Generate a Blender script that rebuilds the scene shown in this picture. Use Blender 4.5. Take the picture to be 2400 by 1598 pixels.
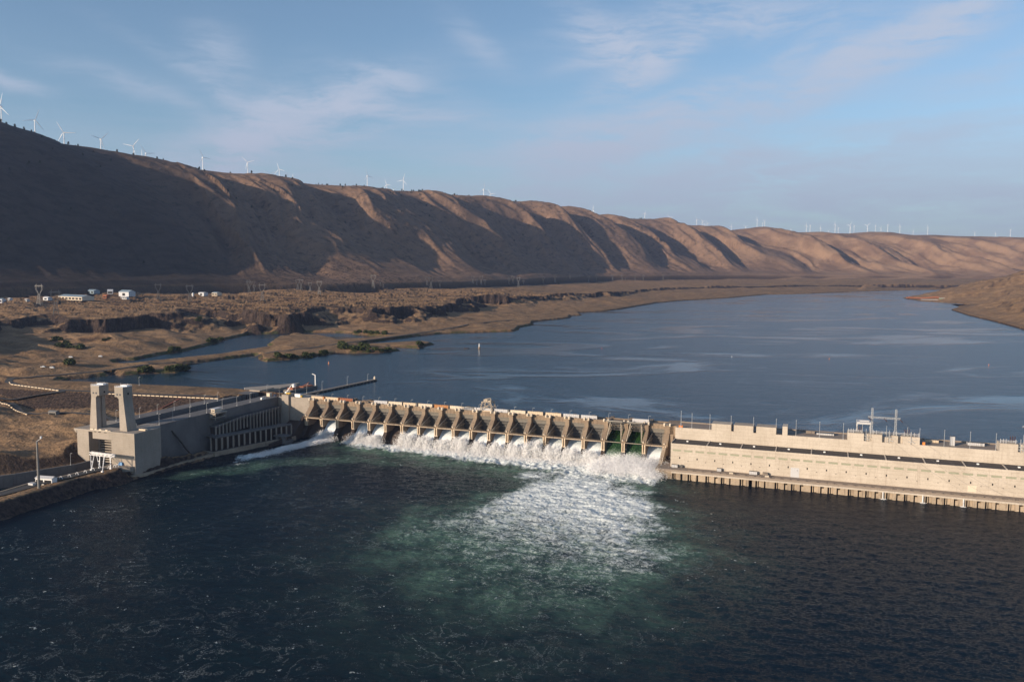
import bpy, bmesh, math, random
import numpy as np
from mathutils import Vector, Matrix, Euler
random.seed(7); rng = np.random.default_rng(11)
R = math.radians
for o in list(bpy.data.objects): bpy.data.objects.remove(o)
scene = bpy.context.scene
COL = scene.collection

# ------------------------------------------------------------------ camera, world, sun
CAMZ = 182.08
FPX, HOR, ROLL = 1950.0, 620.0, R(0.3)          # focal length in pixels of the 2400 px wide photograph
PITCH = math.atan2(799 - HOR, FPX)
cam = bpy.data.cameras.new('camera'); cam.sensor_width = 36; cam.lens = FPX / 2400 * 36
cam.clip_start = 1; cam.clip_end = 90000
camo = bpy.data.objects.new('camera', cam); COL.objects.link(camo)
camo.matrix_world = Matrix.Translation((0, 0, CAMZ)) @ Matrix.Rotation(math.pi/2 - PITCH, 4, 'X') @ Matrix.Rotation(ROLL, 4, 'Z')
scene.camera = camo

SUN_DIR = Vector((-.804, -.595, 0)).normalized()   # towards the sun, over the ground
SUN_EL = R(14.5)
to_sun = Vector((SUN_DIR.x*math.cos(SUN_EL), SUN_DIR.y*math.cos(SUN_EL), math.sin(SUN_EL)))
sun = bpy.data.lights.new('sun', 'SUN'); sun.energy = 5.0; sun.angle = R(.5); sun.color = (1, .82, .63)
suno = bpy.data.objects.new('sun', sun); COL.objects.link(suno)
suno.rotation_euler = to_sun.to_track_quat('Z', 'Y').to_euler()
suno.location = (0, 0, 3000)

scene.view_settings.view_transform = 'Standard'; scene.view_settings.look = 'None'
scene.view_settings.gamma = 1; scene.view_settings.exposure = .28
scene.cycles.use_denoising = True
scene.cycles.max_bounces = 6; scene.cycles.volume_bounces = 0
scene.cycles.transparent_max_bounces = 12
scene.cycles.sample_clamp_indirect = 4

class NT:
    """small helper that writes shader nodes as expressions"""
    def __init__(s, tree): s.t = tree; tree.nodes.clear()
    def n(s, kind, ins=None, **kw):
        nd = s.t.nodes.new(kind)
        for k, v in kw.items(): setattr(nd, k, v)
        for k, v in (ins or {}).items(): s.put(nd.inputs[k], v)
        return nd
    def put(s, sock, v):
        if isinstance(v, bpy.types.NodeSocket): s.t.links.new(v, sock)
        elif isinstance(v, bpy.types.Node): s.t.links.new(v.outputs[0], sock)
        else: sock.default_value = v
    def m(s, op, a, b=0.0, c=0.0, clamp=False):
        nd = s.t.nodes.new('ShaderNodeMath'); nd.operation = op; nd.use_clamp = clamp
        s.put(nd.inputs[0], a); s.put(nd.inputs[1], b); s.put(nd.inputs[2], c); return nd.outputs[0]
    def mix(s, f, a, b):
        nd = s.t.nodes.new('ShaderNodeMix'); nd.data_type = 'RGBA'
        s.put(nd.inputs[0], f)
        for i, v in ((6, a), (7, b)):
            if isinstance(v, tuple): v = v + (1,) if len(v) == 3 else v
            s.put(nd.inputs[i], v)
        return nd.outputs[2]
    def sm(s, v, lo, hi, a=0.0, b=1.0):
        nd = s.t.nodes.new('ShaderNodeMapRange'); nd.interpolation_type = 'SMOOTHSTEP'
        for i, x in enumerate((v, lo, hi, a, b)): s.put(nd.inputs[i], x)
        return nd.outputs[0]
    def noise(s, vec, scale, detail=3, rough=.55, dist=0.0):
        nd = s.n('ShaderNodeTexNoise', {'Vector': vec, 'Scale': scale, 'Detail': detail, 'Roughness': rough, 'Distortion': dist})
        return nd.outputs[0]
    def scale(s, vec, sc, rot=(0, 0, 0), loc=(0, 0, 0)):
        nd = s.n('ShaderNodeMapping', {'Vector': vec, 'Scale': sc, 'Rotation': rot, 'Location': loc}); return nd.outputs[0]

def px_dir(u, v):
    x, y = u - 1200, -(v - 799)
    c, s_ = math.cos(ROLL), math.sin(ROLL); x, y = c*x - s_*y, s_*x + c*y
    d = Vector((x, FPX*math.cos(PITCH) + y*math.sin(PITCH), -FPX*math.sin(PITCH) + y*math.cos(PITCH)))
    return d.normalized()

world = bpy.data.worlds.new('World'); scene.world = world; world.use_nodes = True
w = NT(world.node_tree)
sky = w.n('ShaderNodeTexSky', sky_type='NISHITA')
sky.sun_disc = False; sky.sun_elevation = SUN_EL; sky.sun_rotation = math.atan2(SUN_DIR.x, SUN_DIR.y)
sky.altitude = 200; sky.air_density = 1.0; sky.dust_density = 1.2; sky.ozone_density = 2.0
geo = w.n('ShaderNodeTexCoord').outputs['Generated']
sx = w.n('ShaderNodeSeparateXYZ', {0: geo})
X, Y, Z = sx.outputs
az = w.m('MULTIPLY', w.m('ARCTAN2', X, Y), 57.2958)
el = w.m('MULTIPLY', w.m('ARCSINE', Z), 57.2958)
ang = w.n('ShaderNodeCombineXYZ', {0: az, 1: el, 2: 0.0}).outputs[0]
warp = w.n('ShaderNodeTexNoise', {'Vector': ang, 'Scale': .11, 'Detail': 4.0, 'Roughness': .5}).outputs['Color']
wv = w.n('ShaderNodeVectorMath', {0: warp, 1: (.5, .5, .5)}, operation='SUBTRACT').outputs[0]
wv = w.n('ShaderNodeVectorMath', {0: wv, 'Scale': 3.0}, operation='SCALE').outputs[0]
angw = w.n('ShaderNodeVectorMath', {0: ang, 1: wv}, operation='ADD').outputs[0]
sw = w.n('ShaderNodeSeparateXYZ', {0: angw})
azw, elw = sw.outputs[0], sw.outputs[1]
# wisps: centre (photo px), half length, half width in degrees, tilt (degrees, up to the right), weight
WISPS = [((640,300),7.0,1.25,22,1.6),((545,365),3.8,1.0,50,1.3),((880,265),5.5,.5,-4,1.0),((820,320),5.5,.5,6,.5),((520,150),1.8,1.6,-40,.45),
 ((940,200),4,.6,-12,.45),((560,245),6,.5,-28,.4),((1120,100),2.4,.9,-35,.35),((20,180),2.0,.5,-10,.6),((330,215),5,.6,-18,.3),((640,420),5,1.0,10,.45),
 ((1440,100),3.0,1.0,-30,1.2),((1520,150),3.6,.9,28,1.3),((1400,135),2.2,.5,10,.7),((1780,30),5,1.2,-5,.8),((1500,55),5,.8,8,.5),
 ((2250,35),8,1.1,23,1.3),((2040,125),5,.9,27,.7),((1900,110),3,.7,24,.5),((1860,215),10,1.2,15,.5),((1600,245),5,.8,14,.6),((2330,170),4,.8,20,.3),
 ((1420,335),6.0,1.3,8,1.7),((1330,400),4,.7,14,.5),((1720,370),3,.8,4,.7),((1850,395),7,1.0,4,.5),((2150,320),9,.8,4,.4),((1300,455),6,.9,4,.5),((1700,440),9,1.0,2,.6),((2100,470),12,1.1,1,.6),((1250,500),10,.9,0,.4)]
acc = None
for (pu, pv), a_, b_, t_, wt in WISPS:
    d = px_dir(pu, pv); ca, ce = math.degrees(math.atan2(d.x, d.y)), math.degrees(math.asin(d.z)); ct, st = math.cos(R(t_)), math.sin(R(t_))
    # x' = ((az-ca)*ct + (el-ce)*st)/a ; y' = (-(az-ca)*st + (el-ce)*ct)/b
    xx = w.m('MULTIPLY_ADD', azw, ct/a_, w.m('MULTIPLY_ADD', elw, st/a_, -(ca*ct + ce*st)/a_))
    yy = w.m('MULTIPLY_ADD', azw, -st/b_, w.m('MULTIPLY_ADD', elw, ct/b_, -(-ca*st + ce*ct)/b_))
    r2 = w.m('MULTIPLY_ADD', yy, yy, w.m('MULTIPLY', xx, xx))
    g = w.m('MULTIPLY', w.m('EXPONENT', w.m('MULTIPLY', r2, -1.0)), wt)
    acc = g if acc is None else w.m('ADD', acc, g)
# fibres inside the wisps, thin veil near the horizon
fib = w.noise(w.scale(angw, (.11, .75, 1), (0, 0, R(-20))), 1.5, 7, .66)
fib2 = w.noise(w.scale(ang, (.05, .5, 1), (0, 0, R(3))), 1.0, 5, .6)
fibm = w.sm(fib, .30, .68, .12, 1.35)
cov = w.m('MULTIPLY', acc, fibm)
veil = w.m('MULTIPLY', w.sm(el, 15.0, 0.0, 0.0, .75), w.sm(fib2, .34, .64, .0, 1.15))
veil = w.m('MULTIPLY', veil, w.sm(az, -24.0, 10.0, .35, 1.0))
veil = w.m('ADD', veil, w.sm(el, 9.0, 0.0, 0.0, .38))
cov = w.m('ADD', w.m('MULTIPLY', cov, .85), veil)
cov = w.m('SUBTRACT', 1.0, w.m('EXPONENT', w.m('MULTIPLY', cov, -1.5)))
cloudcol = w.mix(w.sm(el, 0.0, 14.0), (3.5, 3.9, 4.95), (4.3, 4.85, 6.0))
skyc = w.n('ShaderNodeHueSaturation', {'Saturation': .84, 'Value': 1.0, 'Color': sky}).outputs[0]
tint = w.n('ShaderNodeMix', data_type='RGBA', blend_type='MULTIPLY'); w.put(tint.inputs[0], 1.0); w.put(tint.inputs[6], skyc); tint.inputs[7].default_value = (.93, 1.12, 1.27, 1)
final = w.mix(cov, tint.outputs[2], cloudcol)
bg = w.n('ShaderNodeBackground', {'Color': final, 'Strength': .098})
w.n('ShaderNodeOutputWorld', {'Surface': bg})

# ------------------------------------------------------------------ the dam's own axes: s along the dam (to the right), d downstream, z up (tailwater = 0)
E1 = Vector((0.93673859, -0.35002974, 0)); E2 = Vector((-0.35002974, -0.93673859, 0)); ORG = Vector((-215.96573, 868.40879, 0))
YAW = math.atan2(E1.y, E1.x)
CAM_S, CAM_D = (-ORG).dot(E1), (-ORG).dot(E2)
def W(s, d, z=0.0): return ORG + E1*s + E2*d + Vector((0, 0, z))
def at(u, v, z):
    """where the sight line through photo pixel (u, v) meets level z -> (s, d)"""
    r = px_dir(u, v); t = (z - CAMZ) / r.z; p = Vector((0, 0, CAMZ)) + r*t - ORG
    return (p.dot(E1), p.dot(E2))
POOL, TAIL = 33.0, 0.0

# ------------------------------------------------------------------ noise
_perm = rng.permutation(512).astype(np.int64); _g = rng.uniform(0, 2*np.pi, 512); _gx, _gy = np.cos(_g), np.sin(_g)
def perlin(x, y):
    xi, yi = np.floor(x).astype(np.int64), np.floor(y).astype(np.int64); xf, yf = x - xi, y - yi
    u_, v_ = xf*xf*xf*(xf*(xf*6-15)+10), yf*yf*yf*(yf*(yf*6-15)+10)
    def gr(ix, iy, dx, dy):
        h = _perm[(_perm[ix & 511] + iy) & 511]; return _gx[h]*dx + _gy[h]*dy
    a = gr(xi, yi, xf, yf); b = gr(xi+1, yi, xf-1, yf); c = gr(xi, yi+1, xf, yf-1); d = gr(xi+1, yi+1, xf-1, yf-1)
    return ((a*(1-u_) + b*u_)*(1-v_) + (c*(1-u_) + d*u_)*v_) * 1.5
def fbm(x, y, o=4, g=.5, l=2.03):
    r = 0; a = 1
    for i in range(o): r = r + a*perlin(x + i*17.3, y - i*9.1); a *= g; x = x*l; y = y*l
    return r
def ridged(x, y, o=3):
    r = 0; a = 1
    for i in range(o): r = r + a*(1 - 2*np.abs(perlin(x + i*31.7, y + i*5.3))); a *= .5; x = x*2.1; y = y*2.1
    return r / 1.75
def sstep(x, a, b):
    t = np.clip((x - a) / (b - a), 0, 1); return t*t*(3 - 2*t)
def sdf(px_, py_, poly):
    """signed distance, positive inside"""
    P_ = np.asarray(poly, float); n = len(P_); d = np.full(px_.shape, 1e18); ins = np.zeros(px_.shape, bool)
    for i in range(n):
        ax, ay = P_[i]; bx, by = P_[(i+1) % n]; ex, ey = bx-ax, by-ay
        wx, wy = px_-ax, py_-ay; t = np.clip((wx*ex + wy*ey)/(ex*ex+ey*ey+1e-9), 0, 1)
        d = np.minimum(d, (wx-ex*t)**2 + (wy-ey*t)**2)
        c = (ay > py_) != (by > py_)
        if ey != 0: ins ^= c & (px_ < ex*(py_-ay)/ey + ax)
    return np.where(ins, 1, -1)*np.sqrt(d)
def pline(px_, py_, pts):
    """distance to an open line, arc length of the nearest point, side (positive = left of travel)"""
    P_ = np.asarray(pts, float); d = np.full(px_.shape, 1e18); t_ = np.zeros(px_.shape); sd = np.zeros(px_.shape); L = 0
    for i in range(len(P_)-1):
        ax, ay = P_[i]; ex, ey = P_[i+1]-P_[i]; l = math.hypot(ex, ey)
        wx, wy = px_-ax, py_-ay; t = np.clip((wx*ex + wy*ey)/(l*l), 0, 1)
        dd = (wx-ex*t)**2 + (wy-ey*t)**2; m = dd < d - 1e-9
        d = np.where(m, dd, d); t_ = np.where(m, L + t*l, t_); sd = np.where(m, ex*wy - ey*wx, sd); L += l
    return np.sqrt(d), t_, np.sign(sd)
def smooth_line(pts, n=8):
    P_ = [np.array(p, float) for p in pts]; out = []
    for i in range(len(P_)-1):
        p0 = P_[max(i-1, 0)]; p1 = P_[i]; p2 = P_[i+1]; p3 = P_[min(i+2, len(P_)-1)]
        for k in range(n):
            t = k/n; out.append(.5*((2*p1) + (-p0+p2)*t + (2*p0-5*p1+4*p2-p3)*t*t + (-p0+3*p1-3*p2+p3)*t**3))
    out.append(P_[-1]); return [tuple(p) for p in out]

# ------------------------------------------------------------------ object helpers
def link(o): COL.objects.link(o); return o
def tag(o, label=None, cat=None, group=None, kind=None):
    if label: o['label'] = label
    if cat: o['category'] = cat
    if group: o['group'] = group
    if kind: o['kind'] = kind
    return o
def mesh_obj(name, V, F, mat, parent=None, smooth=False):
    me = bpy.data.meshes.new(name)
    V = np.asarray(V, np.float32).reshape(-1, 3)
    if isinstance(F, np.ndarray):
        k = F.shape[1]; me.vertices.add(len(V)); me.vertices.foreach_set('co', V.ravel())
        me.loops.add(F.size); me.loops.foreach_set('vertex_index', F.ravel().astype(np.int32))
        me.polygons.add(len(F)); me.polygons.foreach_set('loop_start', np.arange(0, F.size, k, dtype=np.int32))
        me.update(calc_edges=True)
    else:
        me.from_pydata(V.tolist(), [], F); me.update()
    if smooth: me.polygons.foreach_set('use_smooth', np.ones(len(me.polygons), bool))
    if mat: me.materials.append(mat)
    o = link(bpy.data.objects.new(name, me))
    if parent: o.parent = parent
    return o
def add_attr(o, name, arr):
    a = o.data.attributes.new(name, 'FLOAT', 'POINT'); a.data.foreach_set('value', np.asarray(arr, np.float32).ravel())
def grid_faces(nr, nc):
    i = np.arange(nr-1)[:, None]*nc + np.arange(nc-1)[None, :]
    return np.stack([i, i+1, i+nc+1, i+nc], -1).reshape(-1, 4)
def polar(az0, az1, na, r0, r1, nr, z0=CAMZ):
    """a sheet whose mesh is finer near the viewpoint; returns world x, y and dam s, d"""
    a = np.radians(np.linspace(az0, az1, na)); r = np.geomspace(r0, r1, nr)
    A, RR = np.meshgrid(a, r); x = RR*np.sin(A); y = RR*np.cos(A)
    s = (x-ORG.x)*E1.x + (y-ORG.y)*E1.y; d = (x-ORG.x)*E2.x + (y-ORG.y)*E2.y
    return x, y, s, d

def material(name, build, disp=False):
    m = bpy.data.materials.new(name); m.use_nodes = True; t = NT(m.node_tree)
    sh = build(t); t.n('ShaderNodeOutputMaterial', {'Surface': sh}); return m
def principled(t, col, rough=.8, spec=.3, metal=0.0, bump=None, **kw):
    if isinstance(col, tuple): col = col + (1,) if len(col) == 3 else col
    ins = {'Base Color': col, 'Roughness': rough, 'Specular IOR Level': spec, 'Metallic': metal}
    if bump is not None: ins['Normal'] = bump
    ins.update(kw)
    return t.n('ShaderNodeBsdfPrincipled', ins).outputs[0]
def wpos(t): return t.n('ShaderNodeNewGeometry').outputs['Position']
def attr(t, name): return t.n('ShaderNodeAttribute', attribute_name=name).outputs['Fac']
def bump(t, h, strength=.5, dist=1.0):
    return t.n('ShaderNodeBump', {'Height': h, 'Strength': strength, 'Distance': dist}).outputs[0]

# ------------------------------------------------------------------ terrain
AT33 = lambda L: [at(u, v, POOL) for u, v in L]
LEFT_SHORE = AT33([(570.4,917),(448,911),(304,905),(205,899),(141,898),(150,891),(205,886),(262,880),(257,876),(280,881),(331,876.5),(413,874),(448,866),(443,860),(418,856),(433,855),
 (600,834),(603.5,838.5),(605,844.5),(624,848),(699,841.5),(788,829.6),(892,827.5),(942,822),(915.6,814.7),(960,816),(984,816.8),(1021,807),(996,802.8),(960,803.4),(915.6,806.7),(847,810),(862,804),
 (892,800.4),(936,794),(996,787),(1040.5,782.6),(1085,781),(1204,777.5),(1216,774),(1220,768),(1251,762),(1252,755),(1337.6,745.9),(1340,741),(1365.6,739.5),(1358,733.5),(1416.6,730),(1454.8,725.5),(1544,710),(1607.6,704.6),
 (1671,701),(1709.6,698.7),(1800,690.6),(1860,689.5),(1905,688.5),(1980,684.5),(2106,681),(2190,679.5),(2300,678),(2400,677.6),(2520,678)])
RIGHT_SHORE = AT33([(2500,682.5),(2226,684),(2167,690.5),(2117,699),(2157,705.5),(2233,710.8),(2271,714),(2271,716.5),(2253,719.5),(2231,727),(2271,740),(2335,755),(2400,773),(2470,792)])
POOL_POLY = [(-45, -15), (-45, -45), (-100, -50)] + LEFT_SHORE + RIGHT_SHORE + [(985, -600), (985, -15)]
LAGOON = AT33([(270,851),(288,846),(318.5,845),(382,832),(433,824.7),(484,812),(535,796.7),(586,784.5),(639,783.5),(684,782),(728,779.6),(803,781),(847,786.5),(901,790),(892,792.5),(797,799),(788,795),(752,788),(698.6,786.5),
 (648,791.5),(624,808),(633,814.7),(550,827),(509.6,834),(407.6,844.6),(300.6,856),(280,855)])
PENINSULA = [(-45,150),(-61,190),(-61,212),(-64,246),(-70,270),(-68,300),(-75,360),(-85,460),(-18,460),(-26,380),(-31,340),(-34.5,300),(-35,265),(-37.3,245),(-30,228),(-28,215),(-33,203),(-30,190),(-29,165),(-26,125),(-27,110),(-45,100)]
LEFTBANK = [(-88,-40),(-88,215),(-106,258),(-150,330),(-260,470),(-1200,900),(-4000,700),(-4000,-40)]
PLATEAU = [(-3200,60),(-1150,40),(-800,-40),(-705,-70),(-690,-140),(-760,-200),(-930,-330),(-1010,-560),(-850,-470),(-800,-500),(-800,-560),(-790,-640),(-757,-680),(-900,-800),(-800,-860),(-665,-800),(-560,-745),(-600,-900),(-650,-1010),
 (-500,-1000),(-462,-1130),(-480,-1400),(-520,-1640),(-720,-1760),(-830,-1900),(-600,-1830),(-510,-1890),(-470,-2110),(-420,-2600),(-330,-2950),(-330,-3700),(-90,-4200),(170,-4650),(500,-5150),(1200,-5420),(3000,-5900),(6000,-6800),(9000,-9000),(9000,-22000),(-9000,-22000),(-9000,60)]
FOOT = smooth_line([(-1800,1800),(-1600,500),(-1480,-500),(-1400,-1000),(-1330,-1450),(-1130,-1850),(-930,-2600),(-900,-3600),(-820,-4400),(-560,-4900),(-300,-5400),(200,-6000),(1200,-6700),(2600,-7300),(4500,-8000),(7500,-9300),(11000,-11500)], 3)
CREST = smooth_line([(-2650,1900),(-2500,500),(-2450,-700),(-2430,-1700),(-2280,-2600),(-2050,-3400),(-1900,-4200),(-1790,-5000),(-1650,-5800),(-1420,-6600),(-950,-7400),(-200,-8100),(900,-8800),(2200,-9700),(4500,-10900),(7500,-12300),(11000,-14500)], 3)
SIL = [(-60,262),(0,285),(60,300),(110,325),(150,332),(200,338),(260,350),(310,360),(350,378),(400,388),(460,390),(520,398),(580,402),(620,405),(680,418),(720,424),(780,428),(830,430),(900,438),(960,440),(1000,443),(1050,450),(1100,456),(1150,460),(1200,466),(1250,474),(1300,487),
 (1330,496),(1380,498),(1430,502),(1500,508),(1550,514),(1580,522),(1620,528),(1665,531),(1700,527),(1750,523),(1790,527),(1820,534),(1870,535),(1950,537),(2000,533),(2050,534),(2090,541),(2150,540),(2200,543),(2280,545),(2355,546),(2450,548)]
def arclen(P_):
    P_ = np.asarray(P_); return np.concatenate([[0], np.cumsum(np.hypot(*np.diff(P_, axis=0).T))])
CL, FL = arclen(CREST), arclen(FOOT)
# crest height from the skyline: each skyline sight line is met with the crest's course on the ground
_ct, _ch = [], []
CRw = [W(s, d) for s, d in CREST]
for u, v in SIL:
    r = px_dir(u*1.0191, v*1.0191)
    for i in range(len(CRw)-1):
        a, b = CRw[i], CRw[i+1]
        e = b - a; den = r.x*e.y - r.y*e.x
        if abs(den) < 1e-9: continue
        t = (a.x*e.y - a.y*e.x)/den; k = (a.x*r.y - a.y*r.x)/den
        if 0 <= k <= 1 and t > 0:
            _ct.append(CL[i] + k*(CL[i+1]-CL[i])); _ch.append(CAMZ + t*r.z); break
_o = np.argsort(_ct); _ct = np.array(_ct)[_o]; _ch = np.array(_ch)[_o]
def hill(s, d):
    dc, tc, sc = pline(s, d, CREST); df, tf, sf = pline(s, d, FOOT)
    inside_foot = sf < 0; beyond = sc < 0
    inside_foot = ~inside_foot if HILL_FLIP else inside_foot; beyond = ~beyond if HILL_FLIP else beyond
    a = np.where(inside_foot, np.where(beyond, 1.0, df/(df+dc+1e-6)), 0.0)
    tfc = np.interp(tf, FL, np.interp(np.linspace(0, 1, len(FL)), np.linspace(0, 1, len(CL)), CL))
    return dc, tc, df, tf, a, beyond, tfc
HILL_FLIP = False
def terrain(s, d):
    q = -d
    wx, wy = s + 14*fbm(s/60, d/60, 3), d + 14*fbm(s/60+40, d/60+9, 3)
    water = np.maximum(sdf(s, d, POOL_POLY), sdf(s, d, LAGOON))
    water = np.maximum(water, np.where((s > -45) & (s < 985) & (d < -15) & (d > -60), 5, -1e6))
    wl = -water + 1.2*fbm(s/9, d/9, 3)
    # ground above the pool
    H = POOL - .6 + np.where(wl > 0, np.minimum(wl, 9)*.58, np.maximum(wl*.5, -9))
    near = sstep(q, 120, -20)
    H = H + np.clip(wl-12, 0, 400)*.035 + 1.6*fbm(s/45, d/45, 4)*sstep(wl, 8, 40) + 4.5*fbm(s/170+5, d/170, 4)*sstep(wl, 20, 160)
    # dry hummocks between the lagoon and the bluffs
    H = H + (16*np.clip(fbm(s/240+3, d/120+7, 3), 0, 1)*sstep(q, 900, 100) + 7*np.clip(fbm(s/130+3, d/80+7, 3), 0, 1))*sstep(wl, 15, 80)*(1-sstep(s, -420, -300))
    # plateau of basalt with cliffs and talus
    pd = sdf(wx, wy, PLATEAU) + 16*fbm(s/42, d/42, 3) + 5*ridged(s/14, d/14, 2)
    ctop = 74 + 8*fbm(s/300, d/300, 2)
    ctop = ctop - 14*sstep(q, 1800, 3500) + 6*sstep(q, 5200, 7000)
    top = ctop + np.clip(pd, 0, 900)*.022
    kn = fbm(s/125+11, d/30+2, 5, .55); kn2 = ridged(s/230, d/60, 4)
    scab = sstep(q, 500, 950)*(1-sstep(q, 2100, 2700))*sstep(pd, 0, 30)*(1-sstep(pd, 500, 780))*(1-sstep(s, -560, -380)*0)
    scab = scab + .55*(1-sstep(q, 500, 950))*sstep(q, -100, 150)*sstep(pd, 0, 40)*(1-sstep(pd, 350, 520))
    top = top + scab*(5.5*sstep(kn, -.05, .10) + 4*sstep(kn, .28, .38) + 2*kn2 - 6)
    drop = 5 + 23*sstep(fbm(s/150+3, d/150, 3), -.28, .30)
    talus = top - drop - np.clip(-pd, 0, 300)*.34
    cl = sstep(pd, -6, 5)
    plat = talus*(1-cl) + top*cl
    live = sstep(wl, 0, 14)
    H2 = np.maximum(H, plat*live + (1-live)*H)
    rock = cl*(1-sstep(pd, 6, 16))*(plat > H)
    H = H2
    rock = np.maximum(rock, sstep(pd, -45, -25)*(1-sstep(pd, 8, 16))*sstep(q, 3300, 4000))  # far bluff's shade painted in by widening the dark rock colour
    rock = np.maximum(rock, np.clip(scab, 0, 1)*sstep(kn, -.06, .0)*(1-sstep(kn, .17, .26))*.9)
    # the big hillside
    dc, tc, df, tf, a, beyond, tfc = hill(s, d)
    hc = np.interp(tc, _ct, _ch)
    tm = (1-a)*tfc + a*tc
    hb = 97 + 10*sstep(q, 4500, 9000)
    far = sstep(tc, 9300, 12500)
    prof = 1 - (1 - a)**1.35
    ae = np.clip((a-.07)/.93, 0, 1); prof = .05*np.clip(a/.07, 0, 1) + .95*(.30*ae**1.15 + .70*sstep(ae**1.05, 0, 1)); prof = prof*(1-.3*far) + .3*far*(a**1.6)
    # spurs and gullies running straight down the slope
    ts = tm - 950*(1-a) + 170*fbm(tm/1100, a*1.3, 3)
    lx = (tm-1500)/560
    amp = 16 + 106*sstep(tm - 600*(1-a), 3300, 5000)
    sp = 1 - np.abs(2*((ts/640) % 1) - 1)          # sharp crested spur
    sp = .85*sp + .15*sstep(sp, 0, 1)
    sp2 = ridged(ts/330, a*1.1+4, 3)
    env = np.sin(np.pi*np.clip(a, 0, 1)**(1.4-.65*far))**1.1
    hh = hb + (hc-hb)*prof + env*(amp*(sp-.55)*1.0 + .40*amp*sp2 + .20*amp*ridged(ts/140+8, a*1.4, 2) + 15*ridged(ts/190+2, a*1.6, 3) + 6*ridged(ts/75, a*2.6, 3) + 3.5*fbm(s/60, d/60, 4))
    hh = hh + far*env*(46*ridged(s/900, d/900, 5) - 10)
    back = hc - np.clip(dc, 0, 3000)*.07 - 4 + 5*fbm(s/200, d/200, 3)*sstep(dc, 0, 300)
    hh = np.where(beyond, back, hh)
    foot = sstep(a, 0, .03)
    H = np.where(a > 0, H*(1-foot) + hh*foot, H)
    # far plain beyond the river bend
    # right bank headland
    rs = sstep(s, 700, 760)*sstep(q, -100, 0)*(q < 5000)*(a <= 0)*(wl > 0)*(sstep(d, -5000, -4950))
    hr = POOL + 4 + np.clip(wl-8, 0, 24)*.02 + np.clip(wl-30, 0, 900)*.27 + 10*fbm(s/120, d/120, 5)*sstep(wl, 30, 120)
    H = np.where(rs > 0, H*(1-rs) + hr*rs, H)
    # ---- embankment dam and the left bank downstream of it
    emb_top = 38.2
    up = emb_top - np.clip(-(d+8), 0, 100)*.11 - np.clip(-(d+42), 0, 60)*.4      # upstream berm
    edge = np.interp(s, [-500,-300,-230,-85], [70, 52, 41, 26])
    dn = emb_top - np.clip(d-edge, 0, 200)*.50
    emb = np.where(d < edge, up, dn)
    emb_m = sstep(s, -470, -400)*(1-sstep(s, -92, -86))
    lb = sdf(s, d, LEFTBANK)
    g = 25 + 4.5*fbm(s/80, d/50, 3) + .9*ridged(s/30, d/18, 3) + 5*sstep(-s, 200, 420) - 7*sstep(d, 150, 215) + 12*sstep(d, 235, 262)*(1-sstep(d, 262, 330))*sstep(lb, 4, 30)*(1-sstep(lb, 40, 80)) - 10*sstep(d, 300, 500)*0
    g = np.minimum(g, 9 + np.clip(lb-3, 0, 200)*.62 + 60*(d < 195))
    dsn = np.maximum(g, emb*emb_m + (1-emb_m)*-50)
    loc = sstep(d, -75, -55)
    Hd = np.where(lb > 0, np.where(d > -60, dsn, H), -7)
    isleft = (s < -84)
    m_ds = np.where(isleft, sstep(d, 0, 30)*1.0, sstep(d, -34, -29))
    Hu = np.where(isleft & (d > -60) & (s > -430), np.maximum(H*(wl > 3) + (wl <= 3)*H, np.where(water < 2, emb, H)), H)
    Hu = np.where(isleft & (s < -430) & (d > -120), np.maximum(H, 36.5 + fbm(s/50, d/50, 3)), Hu)
    H = Hu*(1-m_ds) + Hd*m_ds
    pn = sdf(s, d, PENINSULA) + .8*fbm(s/7, d/7, 3)
    hp = -7 + 0*s
    hp = np.where(pn > -14, np.clip(pn, -14, 0)*.5, -7)
    hp = np.where(pn > 0, np.minimum(pn*.8, 9.7), hp)
    hp = np.where((pn > 0) & (d < 208), np.minimum(pn*.55, 6) + 1.2*fbm(s/6, d/6, 3), hp)
    hp = np.where((pn > 0) & (d < 192) & (d > 120), hp + 6*np.exp(-((s+45)/9.)**2)*np.exp(-((d-160)/28.)**2), hp)
    inpen = (s > -88) & (d > 95)
    H = np.where(inpen, np.maximum(np.where(pn > -14, hp, -7), -7), H)
    rock = np.where((lb > 0) & (lb < 200) & (d > edge) & (emb_m > .5) & (emb > g), 1.0, rock)
    veg = sstep(wl, 1, 3)*(1-sstep(wl, 7, 13))*sstep(fbm(s/28, d/28, 3), -.15, .25)*(q < 1300)*(s > -620)
    veg = veg*(1-sstep(H, 36.0, 38.5))
    return H, rock, veg, a, tm, wl

x, y, s_, d_ = polar(-36, 35.5, 1250, 560, 17500, 1150)
Hh, rock, veg, aa, tmm, wl = terrain(s_, d_)
F_ = grid_faces(*x.shape)

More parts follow.
